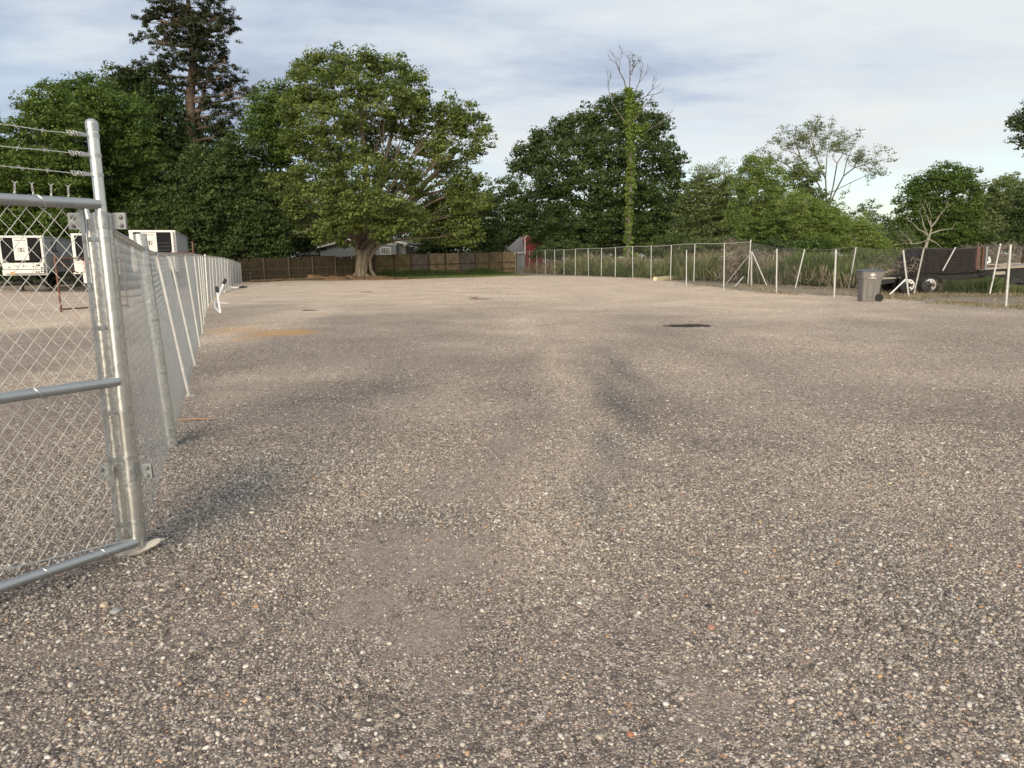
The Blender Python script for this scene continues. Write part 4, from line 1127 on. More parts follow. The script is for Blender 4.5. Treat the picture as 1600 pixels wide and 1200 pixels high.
# small sticks and litter on the gravel
for i, (px, py, ln, an, lab) in enumerate(((752, 468, .9, .15, 'dark curved twig lying on the gravel at mid distance, centre left'), (740, 466, .5, 2.6, 'short dark twig beside the curved one on the gravel'), (484, 486, .5, .1, 'small dark twigs on the gravel near the orange sand'),
        (1505, 474, 1.1, .1, 'dark strip of bark on the dry grass in front of the trailers'), (572, 457, .7, 2.9, 'thin twig on the gravel before the big oak'))):
    g = G(px, py); pts = [g + Vector((math.cos(an) * ln * (q / 5 - .5), math.sin(an) * ln * (q / 5 - .5) + .06 * math.sin(q * 1.4), .02 + .01 * (q % 2))) for q in range(6)]
    m_ = MB(); m_.tube(pts, [.012, .018, .016, .014, .012, .006], 5); o = m_.build('twig', MT['rustd']); tag(o, lab, 'twig')
for i, (px, py, s, c_, lab) in enumerate((
    (393, 800, .028, (.62, .58, .48), 'pale cream stone right of the gate post, largest of its small cluster'),
    (402, 806, .022, (.55, .50, .36), 'yellowish stone just right of the pale cream one'), (372, 803, .024, (.50, .47, .42), 'light grey stone left of the cream stones'),
    (486, 771, .024, (.70, .69, .62), 'white stone alone on the dirt left of centre'), (163, 946, .042, (.52, .43, .28), 'tan oval stone below the gate rail'), (180, 957, .040, (.36, .36, .35), 'grey stone right of the tan oval one'),
    (1111, 983, .033, (.40, .22, .16), 'reddish brown stone in the right foreground'), (1222, 988, .024, (.78, .77, .72), 'bright white stone right of the reddish brown one'), (1107, 949, .030, (.03, .03, .03), 'small black lump on the gravel above the reddish stone'),
    (1393, 736, .030, (.66, .60, .50), 'pale stone on the gravel in the right middle distance'), (1391, 756, .022, (.70, .62, .25), 'yellow scrap of leaf below the pale stone at right'), (985, 1150, .026, (.42, .18, .11), 'brick red stone near the bottom of the picture'),
    (1040, 1102, .022, (.72, .70, .65), 'white oval stone near the bottom centre'), (92, 1002, .022, (.66, .64, .60), 'white stone on bare dirt at lower left'))):
    pebble(px, py, s * 1.25, c_, lab, .8, i * 1.3, i, 'leaf' if 'leaf' in lab else 'stone')

MT['stake'] = simple('faded_red_stake', (0.13, 0.075, 0.06), .85, 0, .35, 9, .3, 60, .2)
# ------------------------------------------------------------------ trailers behind the loose fence
Yt = 29.7
cz = Vector((P(1475, 430, Yt).x, Yt, 0))
tr = thing('utility_trailer', tuple(cz), 'dark high sided twin axle trailer with white wheels behind the loose chain link', 'trailer')
def Q(px, py, dy=0.0): return P(px, py, Yt + dy)
side = [Q(1424, 428), Q(1426, 408), Q(1447, 389.5), Q(1452, 388), Q(1526, 386.5), Q(1527, 425), ]
m_ = MB(); m_.prism(side, (0.25, 1.9, 0)); m_.build('body', MT['canvas'], tr, bevel=.02)
m_ = MB()
for px in range(1436, 1526, 11):
    a = Q(px, 427, -.03); m_.box((a.x, a.y, (a.z + Q(px, 389, 0).z) / 2), (.04, .03, Q(px, 391).z - a.z))
m_.build('stake', MT['canvas'], tr, kind='stuff')
m_ = MB(); a, b = Q(1380, 437), Q(1530, 429); m_.prism([Q(1400, 433), Q(1530, 428), Q(1530, 434), Q(1400, 441)], (.2, 1.9, 0)); m_.build('frame', MT['under'], tr)
m_ = MB(); m_.prism([Q(1366, 437.5), Q(1405, 434.5), Q(1405, 440), Q(1366, 447)], (.2, 1.9, 0)); m_.build('tailboard', MT['rubber'], tr)
m_ = MB(); m_.prism([Q(1366, 435.9, -.02), Q(1408, 433.0, -.02), Q(1408, 434.4, -.02), Q(1366, 437.3, -.02)], (.2, 1.9, 0)); m_.build('deck_edge', MT['lumber'], tr)
m_ = MB()
arc = [Q(1400, 446, -.12), Q(1401, 436, -.12), Q(1405, 431, -.12), Q(1462, 429, -.12), Q(1470, 434, -.12), Q(1474, 441, -.12)]
for p0_, p1_ in zip(arc[:-1], arc[1:]): m_.prism([p0_, p1_, p1_ + Vector((0, 0, -.05)), p0_ + Vector((0, 0, -.05))], (0, .32, 0))
m_.build('fender', MT['under'], tr)
for px, py in ((1416, 445.5), (1449.5, 445)):
    c = Q(px, py, .02); wheel(tr, (c.x, c.y - .06, .33), (0, 1, 0), .34, .22, 'rim', .72, holes=8)
    wheel(tr, (c.x + .2, c.y + 1.7, .33), (0, 1, 0), .34, .22, 'rim', .66)
for (x0, x1, mt_) in ((1524.5, 1529.0, 'stake'), (1533.0, 1536.5, 'rustd'), (1538.5, 1541, 'fit')):
    m_ = MB(); m_.prism([Q(x0, 421, -.1), Q(x1, 421, -.1), Q(x1 + 3.0, 384.8, -.1), Q(x0 + 3.0, 384.8, -.1)], (0, .1, 0)); m_.build('end_stake', MT[mt_], tr)
ft = thing('flatbed_trailer', (Q(1580, 430).x, Yt + .4, 0), 'low flatbed trailer loaded with weathered lumber at the right edge', 'trailer')
m_ = MB(); m_.prism([Q(1530, 419.5, .4), Q(1640, 412, .4), Q(1640, 416, .4), Q(1530, 422, .4)], (.2, 2.0, 0)); m_.build('deck', MT['lumber'], ft)
m_ = MB(); m_.prism([Q(1532, 422.3, .5), Q(1640, 416.4, .5), Q(1640, 437, .5), Q(1560, 440, .5), Q(1552, 432, .5), Q(1532, 431, .5)], (.2, 1.8, 0)); m_.build('frame', MT['under'], ft)
m_ = MB(); m_.prism([Q(1553, 425, .3), Q(1571, 424, .3), Q(1571, 428.5, .3), Q(1555, 429.5, .3)], (.0, .3, 0)); m_.build('tool_box', MT['lumber'], ft)
for px in (1590, 1625):
    c = Q(px, 437, .6); wheel(ft, (c.x, c.y, .36), (0, 1, 0), .36, .2, 'under', .6)
rr_ = random.Random(12)
for i in range(9):
    x0 = 1536 + rr_.uniform(0, 30); ln = rr_.uniform(14, 34); y0 = 418 - (x0 - 1530) * .065 - (i % 3) * 1.5
    a = Q(x0, y0, .6 + rr_.uniform(0, 1.4)); b = a + Vector((ln * .028, rr_.uniform(-.2, .2), rr_.uniform(-.02, .09)))
    m_ = MB(); m_.box((a + b) / 2, ((b - a).length, .12, .045), rr_.uniform(-.15, .15)); o = m_.build('lumber_board', MT['lumber'])
    tag(o, 'weathered grey brown board in the pile on the flatbed trailer', 'board', 'boards piled on the flatbed')
m_ = MB(); a = Q(1545.8, 411.5, .8); m_.tube([Q(1539.5, 410.8, .8), Q(1545.5, 409.8, .8), Q(1546.3, 409, .8), Q(1545.3, 402.5, .8)], .055, 8); m_.cyl(Q(1545.3, 403, .8), Q(1545.1, 400.6, .8), .03, 8)
o = m_.build('elbow_pipe', MT['white_pipe'], smooth=True); tag(o, 'white plastic elbow pipe standing on the flatbed trailer', 'pipe')
rp = thing('rusty_pole', (P(1598, 420, 34).x, 34, 0), 'thick rusty steel pole at the right edge of the picture', 'pole')
m_ = MB(); a = P(1598, 440, 34); m_.cyl((a.x, a.y, -.1), (a.x, a.y, P(1598, 335, 34).z), .12, 14); m_.build('shaft', MT['rust'], rp, True)
m_ = MB(); z_ = P(1598, 335, 34).z; m_.cyl((a.x, a.y, z_), (a.x, a.y, z_ + .25), .08, 14); m_.build('cap', MT['fit'], rp, True)
m_ = MB(); m_.cyl((a.x, a.y, .9), (a.x, a.y, 1.4), .17, 14); m_.build('collar', MT['rustd'], rp, True)

# ------------------------------------------------------------------ grey house and red barn beyond the wooden fence
Yh = 92.0
hx = lambda px, py, dy=0: P(px, py, Yh + dy)
hc = hx(565, 405); hs = thing('grey_house', (hc.x, Yh, 0), 'low grey house with white roof edges and small window behind the oak', 'house')
w0 = [hx(500, 400), hx(500, 387), hx(572, 371.5), hx(634, 383), hx(634, 400)]
w0[0].z = w0[-1].z = 0
m_ = MB(); m_.prism(w0, (1.5, 12, 0)); m_.build('wall', MT['grey_wall'], hs)
for (A_, B_) in (((496, 386.5), (572, 368.5)), ((572, 368.5), (636, 381.5))):
    a, b = hx(*A_, -.6), hx(*B_, -.6); m_ = MB(); m_.prism([a, b, b + Vector((0, 0, .14)), a + Vector((0, 0, .14))], (1.6, 13, 0)); rf = m_.build('roof', MT['shingle'], hs)
    m_ = MB(); m_.prism([a + Vector((0, -.06, -.10)), b + Vector((0, -.06, -.10)), b + Vector((0, -.06, .17)), a + Vector((0, -.06, .17))], (0, .05, 0)); m_.build('fascia', MT['white'], rf)
m_ = MB(); m_.prism([hx(455, 398.5, -.5), hx(510, 380.5, 3), hx(516, 381, 3), hx(497, 398.5, -.5)], (0, 4, .05)); m_.build('roof', MT['shingle'], hs)
bw = [hx(585, 400, -.9), hx(585, 382.5, -.9), hx(619, 382.5, -.9), hx(619, 400, -.9)]; bw[0].z = bw[-1].z = 0
m_ = MB(); m_.prism(bw, (0, 1.2, 0)); m_.build('wall', MT['grey_wall'], hs)
m_ = MB(); m_.prism([hx(583.5, 382.6, -1.0), hx(620, 382.2, -1.0), hx(620, 380.6, -1.0), hx(583.5, 381.0, -1.0)], (0, .2, 0)); m_.build('fascia', MT['white'], hs)
m_ = MB(); a, b = hx(595.4, 397, -.98), hx(610.4, 387, -.98)
m_.prism([(a.x, a.y, a.z), (b.x, a.y, a.z), (b.x, a.y, b.z), (a.x, a.y, b.z)], (0, .05, 0)); wnd = m_.build('window', MT['glass'], hs)
m_ = MB()
for i in range(5):
    x = a.x + (b.x - a.x) * i / 4; t0 = .10 if i in (0, 4) else .035; m_.box((x, a.y - .03, (a.z + b.z) / 2), (t0, .05, b.z - a.z + .1))
for i in range(4):
    z = a.z + (b.z - a.z) * i / 3; m_.box(((a.x + b.x) / 2, a.y - .035, z), (b.x - a.x, .05, .10 if i in (0, 3) else .035))
m_.build('window_frame', MT['white'], wnd, kind='stuff')
a, b = hx(631, 384.5, -1), hx(664, 389.6, -1); m_ = MB(); m_.prism([a, b, b + Vector((0, 0, .22)), a + Vector((0, 0, .22))], (0, 5, .0)); rf = m_.build('roof', MT['white'], hs)
for px in (648, 662): m_ = MB(); c = hx(px, 392, -.8); m_.box((c.x, c.y, 1.4), (.12, .12, 2.8)); m_.build('porch_post', MT['white'], hs)
Yb = 104.0
bx_ = lambda px, py, dy=0: P(px, py, Yb + dy)
bc = bx_(835, 400); bn_ = thing('red_barn', (bc.x, Yb, 0), 'small dark red barn with a grey roof half hidden by the big tree', 'barn')
g0 = [bx_(821, 398), bx_(821, 374), bx_(826.5, 367.5), bx_(845, 380), bx_(850, 398)]; g0[0].z = g0[-1].z = 0
m_ = MB(); m_.prism(g0, (-1, 7, 0)); m_.build('wall', MT['red_wall'], bn_)
m_ = MB()
for q in range(11): c = bx_(833, 398 - q * 2.3, -.03); m_.box((c.x, c.y, c.z), (2.3, .03, .035))
m_.build('siding_board', MT['red_wall'], bn_, kind='stuff')
m_ = MB(); a = bx_(820.4, 398, -.05); b = bx_(820.4, 374, -.05); m_.box((a.x, a.y, (a.z + b.z) / 2), (.14, .1, b.z - a.z)); m_.build('corner_trim', MT['white'], bn_)
m_ = MB(); m_.prism([bx_(786, 395, -.1), bx_(819.6, 394, -.1), bx_(819.6, 373, 3), bx_(812, 371, 4)], (0, .3, .1)); rf = m_.build('roof', MT['shingle'], bn_)
m_ = MB(); m_.prism([bx_(803, 396.0, -.2), bx_(820, 395.4, -.2), bx_(820, 393.8, -.2), bx_(803, 394.4, -.2)], (0, .15, 0)); m_.build('fascia', MT['white'], rf)
m_ = MB(); m_.prism([bx_(818.5, 373.0, -.2), bx_(823.5, 367.2, -.2), bx_(824.2, 368.4, -.2), bx_(819.5, 373.8, -.2)], (0, 1.5, 0)); m_.build('fascia', MT['white'], rf)
m_ = MB(); c = bx_(805, 398, .3); m_.box((c.x, c.y, 1.1), (3.2, .3, 2.2)); m_.build('wall', MT['grey_wall'], bn_)
# far buildings seen in gaps on the right
def far_shed(px0, px1, pyt, pyb, Y, label):
    a, b = P(px0, pyb, Y), P(px1, pyt, Y); o = thing('shed', ((a.x + b.x) / 2, Y, 0), label, 'shed', 'pale sheds far off on the right')
    m_ = MB(); m_.box(((a.x + b.x) / 2, Y + 3, b.z * .4), (b.x - a.x, 6, b.z * .8)); m_.build('wall', MT['grey_wall'], o)
    m_ = MB(); h_ = b.z; m_.prism([(a.x - .4, Y - .4, h_ * .8), (b.x + .4, Y - .4, h_ * .8), (b.x + .4, Y + 3, h_ * 1.0), (a.x - .4, Y + 3, h_ * 1.0)], (0, .1, .12)); m_.build('roof', MT['roof_far'], o)
far_shed(1380, 1400, 357, 372, 150, 'pale metal roofed shed far off in the gap between the willows and the round tree')
far_shed(1528, 1552, 357, 375, 140, 'pale shed glimpsed behind the brush above the dark trailer')

# ------------------------------------------------------------------ vegetation
LEAF_N, LEAF_S = 1.35, 0.84
def unit(v): return v / np.maximum(1e-9, np.linalg.norm(v, axis=-1, keepdims=True))


def leaves(name, C, R, per, size, mat, parent, tint, rng, aspect=0.55, up=0.45, shell=0.45, kind='stuff', droop=0.0, tvar=0.16):
    """leaf faces gathered in clumps: centres C (K,3), radii R (K,3), tint per clump"""
    K = len(C); per = int(per)
    d = unit(rng.normal(size=(K, per, 3))); d[..., 2] = np.abs(d[..., 2]) * 0.35 + d[..., 2] * 0.65
    q = rng.uniform(shell, 1.0, (K, per, 1)) ** 0.8
    pos = (C[:, None, :] + d * q * R[:, None, :]).reshape(-1, 3)
    dn = d.reshape(-1, 3); n = len(pos)
    nor = unit(dn * 0.55 + np.array([0, 0, up]) + rng.normal(size=(n, 3)) * 0.55)
    a = unit(np.cross(nor, rng.normal(size=(n, 3)))); a[:, 2] -= droop; a = unit(a)
    b = unit(np.cross(nor, a))
    s = size * np.clip(np.exp(rng.normal(-.08, .38, (n, 1))), .35, 2.0); L = a * s * 0.5; W = b * s * 0.5 * aspect
    fold = nor * s * 0.10
    V = np.stack([pos - L, pos + W + fold, pos + L, pos - W + fold], 1).reshape(-1, 3)
    F = np.arange(n * 4)
    t_ = np.clip(np.repeat(tint, per) + rng.normal(0, tvar, n), 0, 1)
    return mesh_np(name, V, F, 4, mat, parent, dict(tint=np.repeat(t_, 4)), kind)


def lobe3(lobe, Y):
    px, py, rx, ry = lobe[:4]; dy = lobe[4] if len(lobe) > 4 else 0.0
    c = P(px, py, Y + dy); k = (Y + dy) / FPX
    return np.array(c), np.array([rx * k, (rx * 0.55 + ry * 0.45) * k, ry * k])


def clumps_for(lobes, Y, cr, dens, rng, inner=0.5, flat=0.65):
    Cs, Rs, Ls = [], [], []
    for i, lb in enumerate(lobes):
        c, r = lobe3(lb, Y)
        n = max(4, int(dens * math.pi * r[0] * r[2] / (cr * cr)))
        d = unit(rng.normal(size=(n, 3)))
        d[:, 1] -= 0.25; d = unit(d)
        q = rng.uniform(inner, 1.04, (n, 1)) ** 0.7
        lumps_ = 1 + 0.22 * np.sin(d[:, :1] * 7 + i * 2.1) * np.cos(d[:, 2:] * 6 + i) + rng.normal(0, .05, (n, 1))
        p = c + d * r * q * lumps_ + rng.normal(0, cr * .28, (n, 3))
        s = cr * rng.uniform(0.65, 1.4, (n, 1))
        Cs.append(p); Rs.append(s * np.array([1, 1, flat])); Ls.append(np.full(n, i))
    C = np.concatenate(Cs); R = np.concatenate(Rs); L = np.concatenate(Ls)
    k = C[:, 2] > 0.3
    return C[k], R[k], L[k]


def wob(a, b, n, amp, rng, sag=0.0):
    a, b = np.array(a, float), np.array(b, float); L = np.linalg.norm(b - a)
    t = np.linspace(0, 1, n)[:, None]
    off = np.cumsum(rng.normal(0, amp * L / n, (n, 3)), 0); off -= off[-1] * t; off[0] = 0
    out = a + (b - a) * t + off; out[:, 2] += sag * L * np.sin(np.pi * t[:, 0])
    return [Vector(p) for p in out]


def tree(name, label, Y, base_px, trunk_r, lobes, cr, per, size, lmat, bark, seed, dens=2.6, lean_top=None, group=None, cat='tree', fork=0.35,
         branches=70, inner=0.5, flat=0.8, aspect=0.6, up=0.45, tone=0.5, tspread=0.16, limb_k=0.35, stems=None, droop=0.0, trunk_hide=False, shell=.45):
    rng = np.random.default_rng(seed)
    d = ray(base_px, 430); bx0 = d.x / d.y * Y
    root = thing(name, (bx0, Y, 0), label, cat, group)
    C, R, L = clumps_for(lobes, Y, cr, dens, rng, inner, flat)
    top = max(lobes, key=lambda q: -q[1]); tc_, tr_ = lobe3(top, Y)
    H = tc_[2]
    zf = max(1.2, H * fork)
    trunk = MB()
    tp = wob((bx0, Y, -.1), (bx0 + (tc_[0] - bx0) * .25, Y, zf), 7, .04, rng)
    rad_ = [trunk_r * (1.35 if i == 0 else 1.08 if i == 1 else 1 - .05 * i) for i in range(7)]
    trunk.tube(tp, rad_, 12)
    for st in stems or []:
        trunk.tube([P(x, y, Y + dy) for x, y, dy, _ in st], [r_ for *_, r_ in st], 9)
    tk = trunk.build('trunk', bark, root, True)
    # a limb to each lobe, branches to some of its clumps
    lm = MB(); origin = tp[-1]
    for i, lb in enumerate(lobes):
        c, r = lobe3(lb, Y); c = c - np.array([0, 0, r[2] * .35])
        o0 = np.array(tp[-1 - int(rng.integers(0, 2))])
        if c[2] < zf: o0 = np.array(tp[max(1, int(6 * max(.25, c[2] / zf * .8)))])
        lr = trunk_r * limb_k * (0.7 + .5 * rng.random())
        pts = wob(o0, c, 9, .09, rng, .04); lm.tube(pts, list(np.linspace(lr, lr * .35, 9)), 6)
        idx = np.where(L == i)[0]
        if len(idx) == 0: continue
        for j in rng.choice(idx, min(len(idx), max(3, branches // len(lobes))), replace=False):
            s0 = pts[int(rng.integers(4, 9))]
            lm.tube(wob(s0, C[j], 6, .12, rng, .03), list(np.linspace(lr * .32, 0.018, 6)), 4, cap=False)
    if lm.n: lm.build('limbs', bark, root, True, kind='stuff')
    tint = np.clip(tone + rng.normal(0, tspread, len(C)), 0, 1)
    leaves('foliage', C, R, int(per * LEAF_N), size * LEAF_S, lmat, root, tint, rng, aspect, up, shell, droop=droop)
    return root


LM = dict(
    oak=leaf_mat('oak_leaf', (0.042, 0.066, 0.020), (0.125, 0.168, 0.044), (0.235, 0.285, 0.085)),
    dark=leaf_mat('dark_leaf', (0.027, 0.048, 0.017), (0.064, 0.100, 0.030), (0.125, 0.171, 0.052), .28),
    mid=leaf_mat('mid_leaf', (0.039, 0.073, 0.017), (0.091, 0.146, 0.032), (0.171, 0.234, 0.057), .33),
    pine=leaf_mat('pine_needle', (0.026, 0.038, 0.019), (0.056, 0.068, 0.034), (0.11, 0.115, 0.058), .15),
    will=leaf_mat('willow_leaf', (0.097, 0.142, 0.036), (0.188, 0.257, 0.068), (0.296, 0.365, 0.114), .4),
    olive=leaf_mat('olive_leaf', (0.071, 0.103, 0.036), (0.142, 0.182, 0.068), (0.239, 0.279, 0.125), .35),
    vine=leaf_mat('vine_leaf', (0.085, 0.13, 0.03), (0.165, 0.235, 0.052), (0.28, 0.35, 0.09), .4),
    grass=leaf_mat('weed_blade', (0.051, 0.085, 0.025), (0.114, 0.165, 0.048), (0.296, 0.296, 0.137), .35),
    straw=leaf_mat('straw', (0.17, 0.135, 0.09), (0.33, 0.275, 0.19), (0.50, 0.44, 0.32), .3),
    brush=leaf_mat('dead_twig', (0.13, 0.105, 0.085), (0.23, 0.19, 0.155), (0.34, 0.29, 0.235), .1),
)
BK = dict(oak=bark_mat('oak_bark', (0.085, 0.07, 0.052), (0.27, 0.225, 0.165)), pine=bark_mat('pine_bark', (0.085, 0.062, 0.05), (0.26, 0.19, 0.145)),
          grey=bark_mat('grey_bark', (0.07, 0.06, 0.05), (0.20, 0.18, 0.155)), pale=bark_mat('pale_bark', (0.24, 0.21, 0.165), (0.46, 0.42, 0.34)), dark=bark_mat('dark_bark', (0.03, 0.025, 0.02), (0.09, 0.075, 0.06)))

# left mass of trees, back to front
tree('background_tree', 'dark tree filling the back of the wood behind the far left trailer', 96, 60, .35, [(30, 300, 90, 70), (-60, 260, 80, 90), (110, 290, 80, 80), (60, 380, 120, 45)], 1.5, 46, .50, LM['dark'], BK['dark'], 101, 2.4, branches=8, tone=.3)
tree('background_tree', 'dark tree at the back of the wood behind the pine trunk', 98, 240, .35, [(240, 280, 90, 80), (320, 260, 70, 70), (300, 350, 110, 55), (200, 360, 90, 50), (400, 370, 90, 42)], 1.5, 46, .50, LM['dark'], BK['dark'], 102, 2.6, branches=8, tone=.25)
tree('background_tree', 'dark tree low behind the left end of the wooden fence', 95, 420, .3, [(420, 330, 60, 60), (470, 370, 60, 38), (350, 390, 90, 40), (500, 340, 60, 50)], 1.2, 46, .45, LM['dark'], BK['dark'], 103, 2.6, branches=8, tone=.25)
tree('broadleaf_tree', 'tall dark green tree left of the pine with a pointed top', 80, 215, .4, [(203, 133, 32, 24), (185, 150, 38, 28), (235, 150, 42, 38), (262, 195, 50, 50), (210, 205, 60, 45), (270, 260, 55, 60), (225, 290, 60, 60), (270, 340, 60, 50)], .95, 52, .34, LM['dark'], BK['grey'], 104, 2.5, tone=.42)
tree('broadleaf_tree', 'bright green bushy tree second from the left with an uneven top', 68, 150, .38, [(137, 135, 14, 18), (118, 150, 28, 18), (150, 165, 42, 28), (190, 180, 40, 30), (140, 215, 62, 42), (205, 235, 52, 45), (160, 280, 68, 50), (120, 330, 72, 50), (190, 345, 60, 50), (160, 400, 80, 35)], .72, 56, .26, LM['mid'], BK['grey'], 105, 2.9, tone=.52)
tree('broadleaf_tree', 'green tree at the far left with loose sprays against the sky', 62, 40, .34, [(78, 152, 26, 16), (72, 175, 34, 20), (105, 200, 42, 32), (40, 163, 14, 6), (62, 205, 40, 22), (-25, 195, 26, 22), (-30, 250, 60, 40), (50, 265, 66, 38), (105, 270, 48, 42), (20, 325, 80, 45), (90, 345, 70, 45), (-40, 360, 70, 60), (40, 405, 100, 28)], .62, 56, .23, LM['mid'], BK['grey'], 106, 3.0, tone=.62)
# tall pine
rng = np.random.default_rng(55)
PY = 80.0
pine = thing('pine_tree', (P(312, 430, PY).x, PY, 0), 'tall dark pine whose top runs out of the picture, bare trunk below', 'tree')
tpts = [(316, 436, 1.0), (313, 330, .78), (308, 245, .70), (298, 195, .62), (297, 150, .55), (301, 110, .46), (300, 70, .38), (296, 30, .30), (293, -10, .22), (292, -50, .12), (292, -75, .04)]
m_ = MB(); m_.tube([P(x, y, PY) if y < 430 else Vector((P(x, y, PY).x, PY, -.1)) for x, y, _ in tpts], [r_ * .85 for *_, r_ in tpts], 12)
m_.tube([P(x, y, PY + .6) for x, y in ((309, 250), (313, 205), (309, 180), (317, 150), (322, 130))], [.36, .32, .27, .2, .1], 9)
m_.build('trunk', BK['pine'], pine, True)
plobes = [(248, 28, 34, 14), (340, 25, 30, 15), (290, 5, 55, 16), (300, -25, 50, 16), (280, -50, 38, 14), (300, -70, 22, 10), (240, 60, 32, 11), (355, 40, 18, 12), (275, 50, 30, 12), (330, 60, 34, 14), (290, 78, 40, 13), (335, 82, 28, 15), (262, 98, 38, 11), (235, 108, 26, 8), (300, 92, 26, 10), (352, 95, 14, 10),
          (345, 118, 34, 14), (320, 130, 24, 12), (365, 140, 30, 14), (395, 145, 14, 9), (342, 160, 28, 11), (355, 172, 26, 10), (265, 130, 28, 9), (205, 118, 26, 10), (342, 190, 24, 9), (350, 205, 24, 12), (275, 25, 40, 14), (320, 40, 34, 14), (300, 60, 30, 10), (318, 105, 22, 8)]
C, R, L = clumps_for([(x, y, rx, ry, rng.uniform(-2, 2)) for x, y, rx, ry in plobes], PY, .42, 1.0, rng, .5, .8)
m_ = MB()
for i, (x, y, rx, ry) in enumerate(plobes):
    tx = float(np.interp(y + 18, [-75, -10, 70, 110, 195, 245], [292, 293, 300, 301, 298, 308])); o_ = P(tx, y + 14, PY); c = P(x, y + ry * .3, PY)
    pts = wob(o_, c, 8, .08, rng, -.04); m_.tube(pts, list(np.linspace(.17, .06, 8)), 6)
    idx = np.where(L == i)[0]
    for j in rng.choice(idx, min(len(idx), 9), replace=False): m_.tube(wob(pts[int(rng.integers(4, 8))], C[j], 5, .12, rng, .02), list(np.linspace(.05, .015, 5)), 4, cap=False)
m_.tube([P(*p, PY - 1) for p in ((270, 118), (250, 124), (232, 122), (222, 116))], [.12, .10, .07, .03], 6)
m_.tube([P(*p, PY - .8) for p in ((322, 128), (352, 118), (358, 112))], [.06, .05, .02], 5)
m_.build('limbs', BK['pine'], pine, True, kind='stuff')
leaves('foliage', C, R, 46, .34, LM['pine'], pine, np.clip(.45 + rng.normal(0, .2, len(C)), 0, 1), rng, .22, .5, .2)
tree('broadleaf_tree', 'dense dark tree under the pine, its crown reaching down to the fence', 66, 345, .4, [(335, 262, 48, 34), (375, 235, 30, 26), (310, 300, 45, 40), (365, 300, 55, 42), (405, 330, 42, 50), (340, 350, 60, 45), (300, 365, 45, 40), (380, 385, 60, 32), (250, 350, 45, 45), (418, 392, 34, 26), (440, 350, 34, 26), (436, 400, 16, 14)], .72, 56, .25, LM['dark'], BK['grey'], 107, 2.9, tone=.50)
tree('broadleaf_tree', 'rounded tree squeezed between the pine and the big oak', 70, 425, .35, [(448, 145, 18, 14), (420, 165, 30, 22), (445, 178, 32, 26), (405, 195, 26, 26), (430, 215, 42, 30), (455, 240, 36, 26), (415, 262, 38, 24), (438, 300, 36, 24)], .68, 54, .25, LM['mid'], BK['grey'], 108, 2.4, tone=.50)

# the big oak
oak = tree('oak_tree', 'huge spreading oak with a thick pale forked trunk before the wooden fence', 65.5, 562, .44,
     [(510, 105, 40, 22, 1), (560, 100, 42, 18, 0), (610, 118, 40, 22, 1), (645, 140, 26, 22), (480, 135, 36, 28, -1), (540, 140, 48, 28, -3), (600, 160, 46, 28, -3), (655, 165, 20, 18), (470, 175, 34, 26), (515, 190, 45, 28, -5), (570, 200, 45, 26, 3), (635, 190, 36, 24),
      (680, 190, 22, 18), (712, 172, 26, 17), (735, 195, 27, 20), (755, 220, 16, 16), (700, 215, 34, 20), (740, 242, 22, 10), (660, 225, 34, 18, 2), (480, 225, 36, 24), (530, 240, 42, 22, -4), (590, 245, 40, 20, 4),
      (500, 275, 42, 26, -5), (455, 290, 30, 26), (560, 275, 46, 24, -6), (620, 285, 36, 20, 2), (690, 260, 30, 16, 3), (720, 285, 36, 26), (735, 320, 32, 26), (700, 330, 36, 24, 2), (470, 325, 38, 22), (520, 315, 44, 24, -6), (575, 318, 44, 26, -7), (630, 335, 36, 22, -5), (600, 355, 32, 20, -6), (545, 350, 36, 22, -6),
      (640, 355, 18, 16, -5), (505, 362, 34, 17, -2), (532, 374, 16, 14, -5), (692, 362, 34, 20, 2), (728, 362, 28, 24), (603, 374, 10, 12, -4), (668, 345, 30, 22, 4), (655, 292, 24, 14, -2), (640, 262, 28, 14, -3), (690, 240, 22, 12, -3)],
     .66, 56, .25, LM['oak'], BK['oak'], 110, 2.25, fork=.16, branches=330, tspread=.22, tone=.50, limb_k=.22,
     stems=[[(586, 433, -.3, .17), (580, 422, -.2, .15), (578, 405, 0, .15), (586, 390, 0, .16), (602, 372, 0, .17), (620, 352, 0, .16)],
            [(567, 432, -.1, .40), (570, 410, 0, .36), (574, 392, 0, .34), (592, 368, .3, .34), (612, 345, .6, .30), (640, 320, .8, .28), (665, 285, 1, .25), (690, 262, 1, .18), (715, 235, 1, .12)],
            [(562, 395, 0, .42), (556, 375, -.3, .36), (545, 345, -.5, .32), (535, 300, -.6, .28), (520, 250, -.6, .22), (505, 200, -.5, .14), (500, 150, 0, .08)],
            [(566, 390, .3, .42), (571, 360, .3, .38), (574, 320, .4, .33), (572, 270, .5, .27), (568, 220, .4, .2), (562, 160, .2, .1)],
            [(572, 360, .4, .3), (588, 310, .5, .26), (600, 260, .4, .2), (612, 210, .4, .14), (625, 160, .2, .08)],
            [(640, 320, .8, .2), (660, 306, .6, .14), (690, 298, .5, .10), (725, 296, .4, .06)], [(650, 312, .8, .16), (672, 292, .8, .12), (700, 285, .8, .07)],
            [(553, 370, -1, .14), (520, 364, -2, .10), (490, 357, -3, .05), (470, 363, -4, .03), (458, 362, -4, .012)],
            [(556, 430, -.4, .24), (550, 434, -.7, .10)], [(573, 431, -.5, .22), (585, 435, -1.0, .09)]])
tree('background_tree', 'shadowed tree low behind the right side of the oak', 90, 690, .3, [(700, 335, 60, 40), (745, 335, 42, 42), (690, 372, 40, 24), (730, 385, 50, 24), (670, 392, 22, 12), (770, 385, 20, 18)], .95, 52, .34, LM['dark'], BK['dark'], 111, 2.5, branches=16, tone=.42)
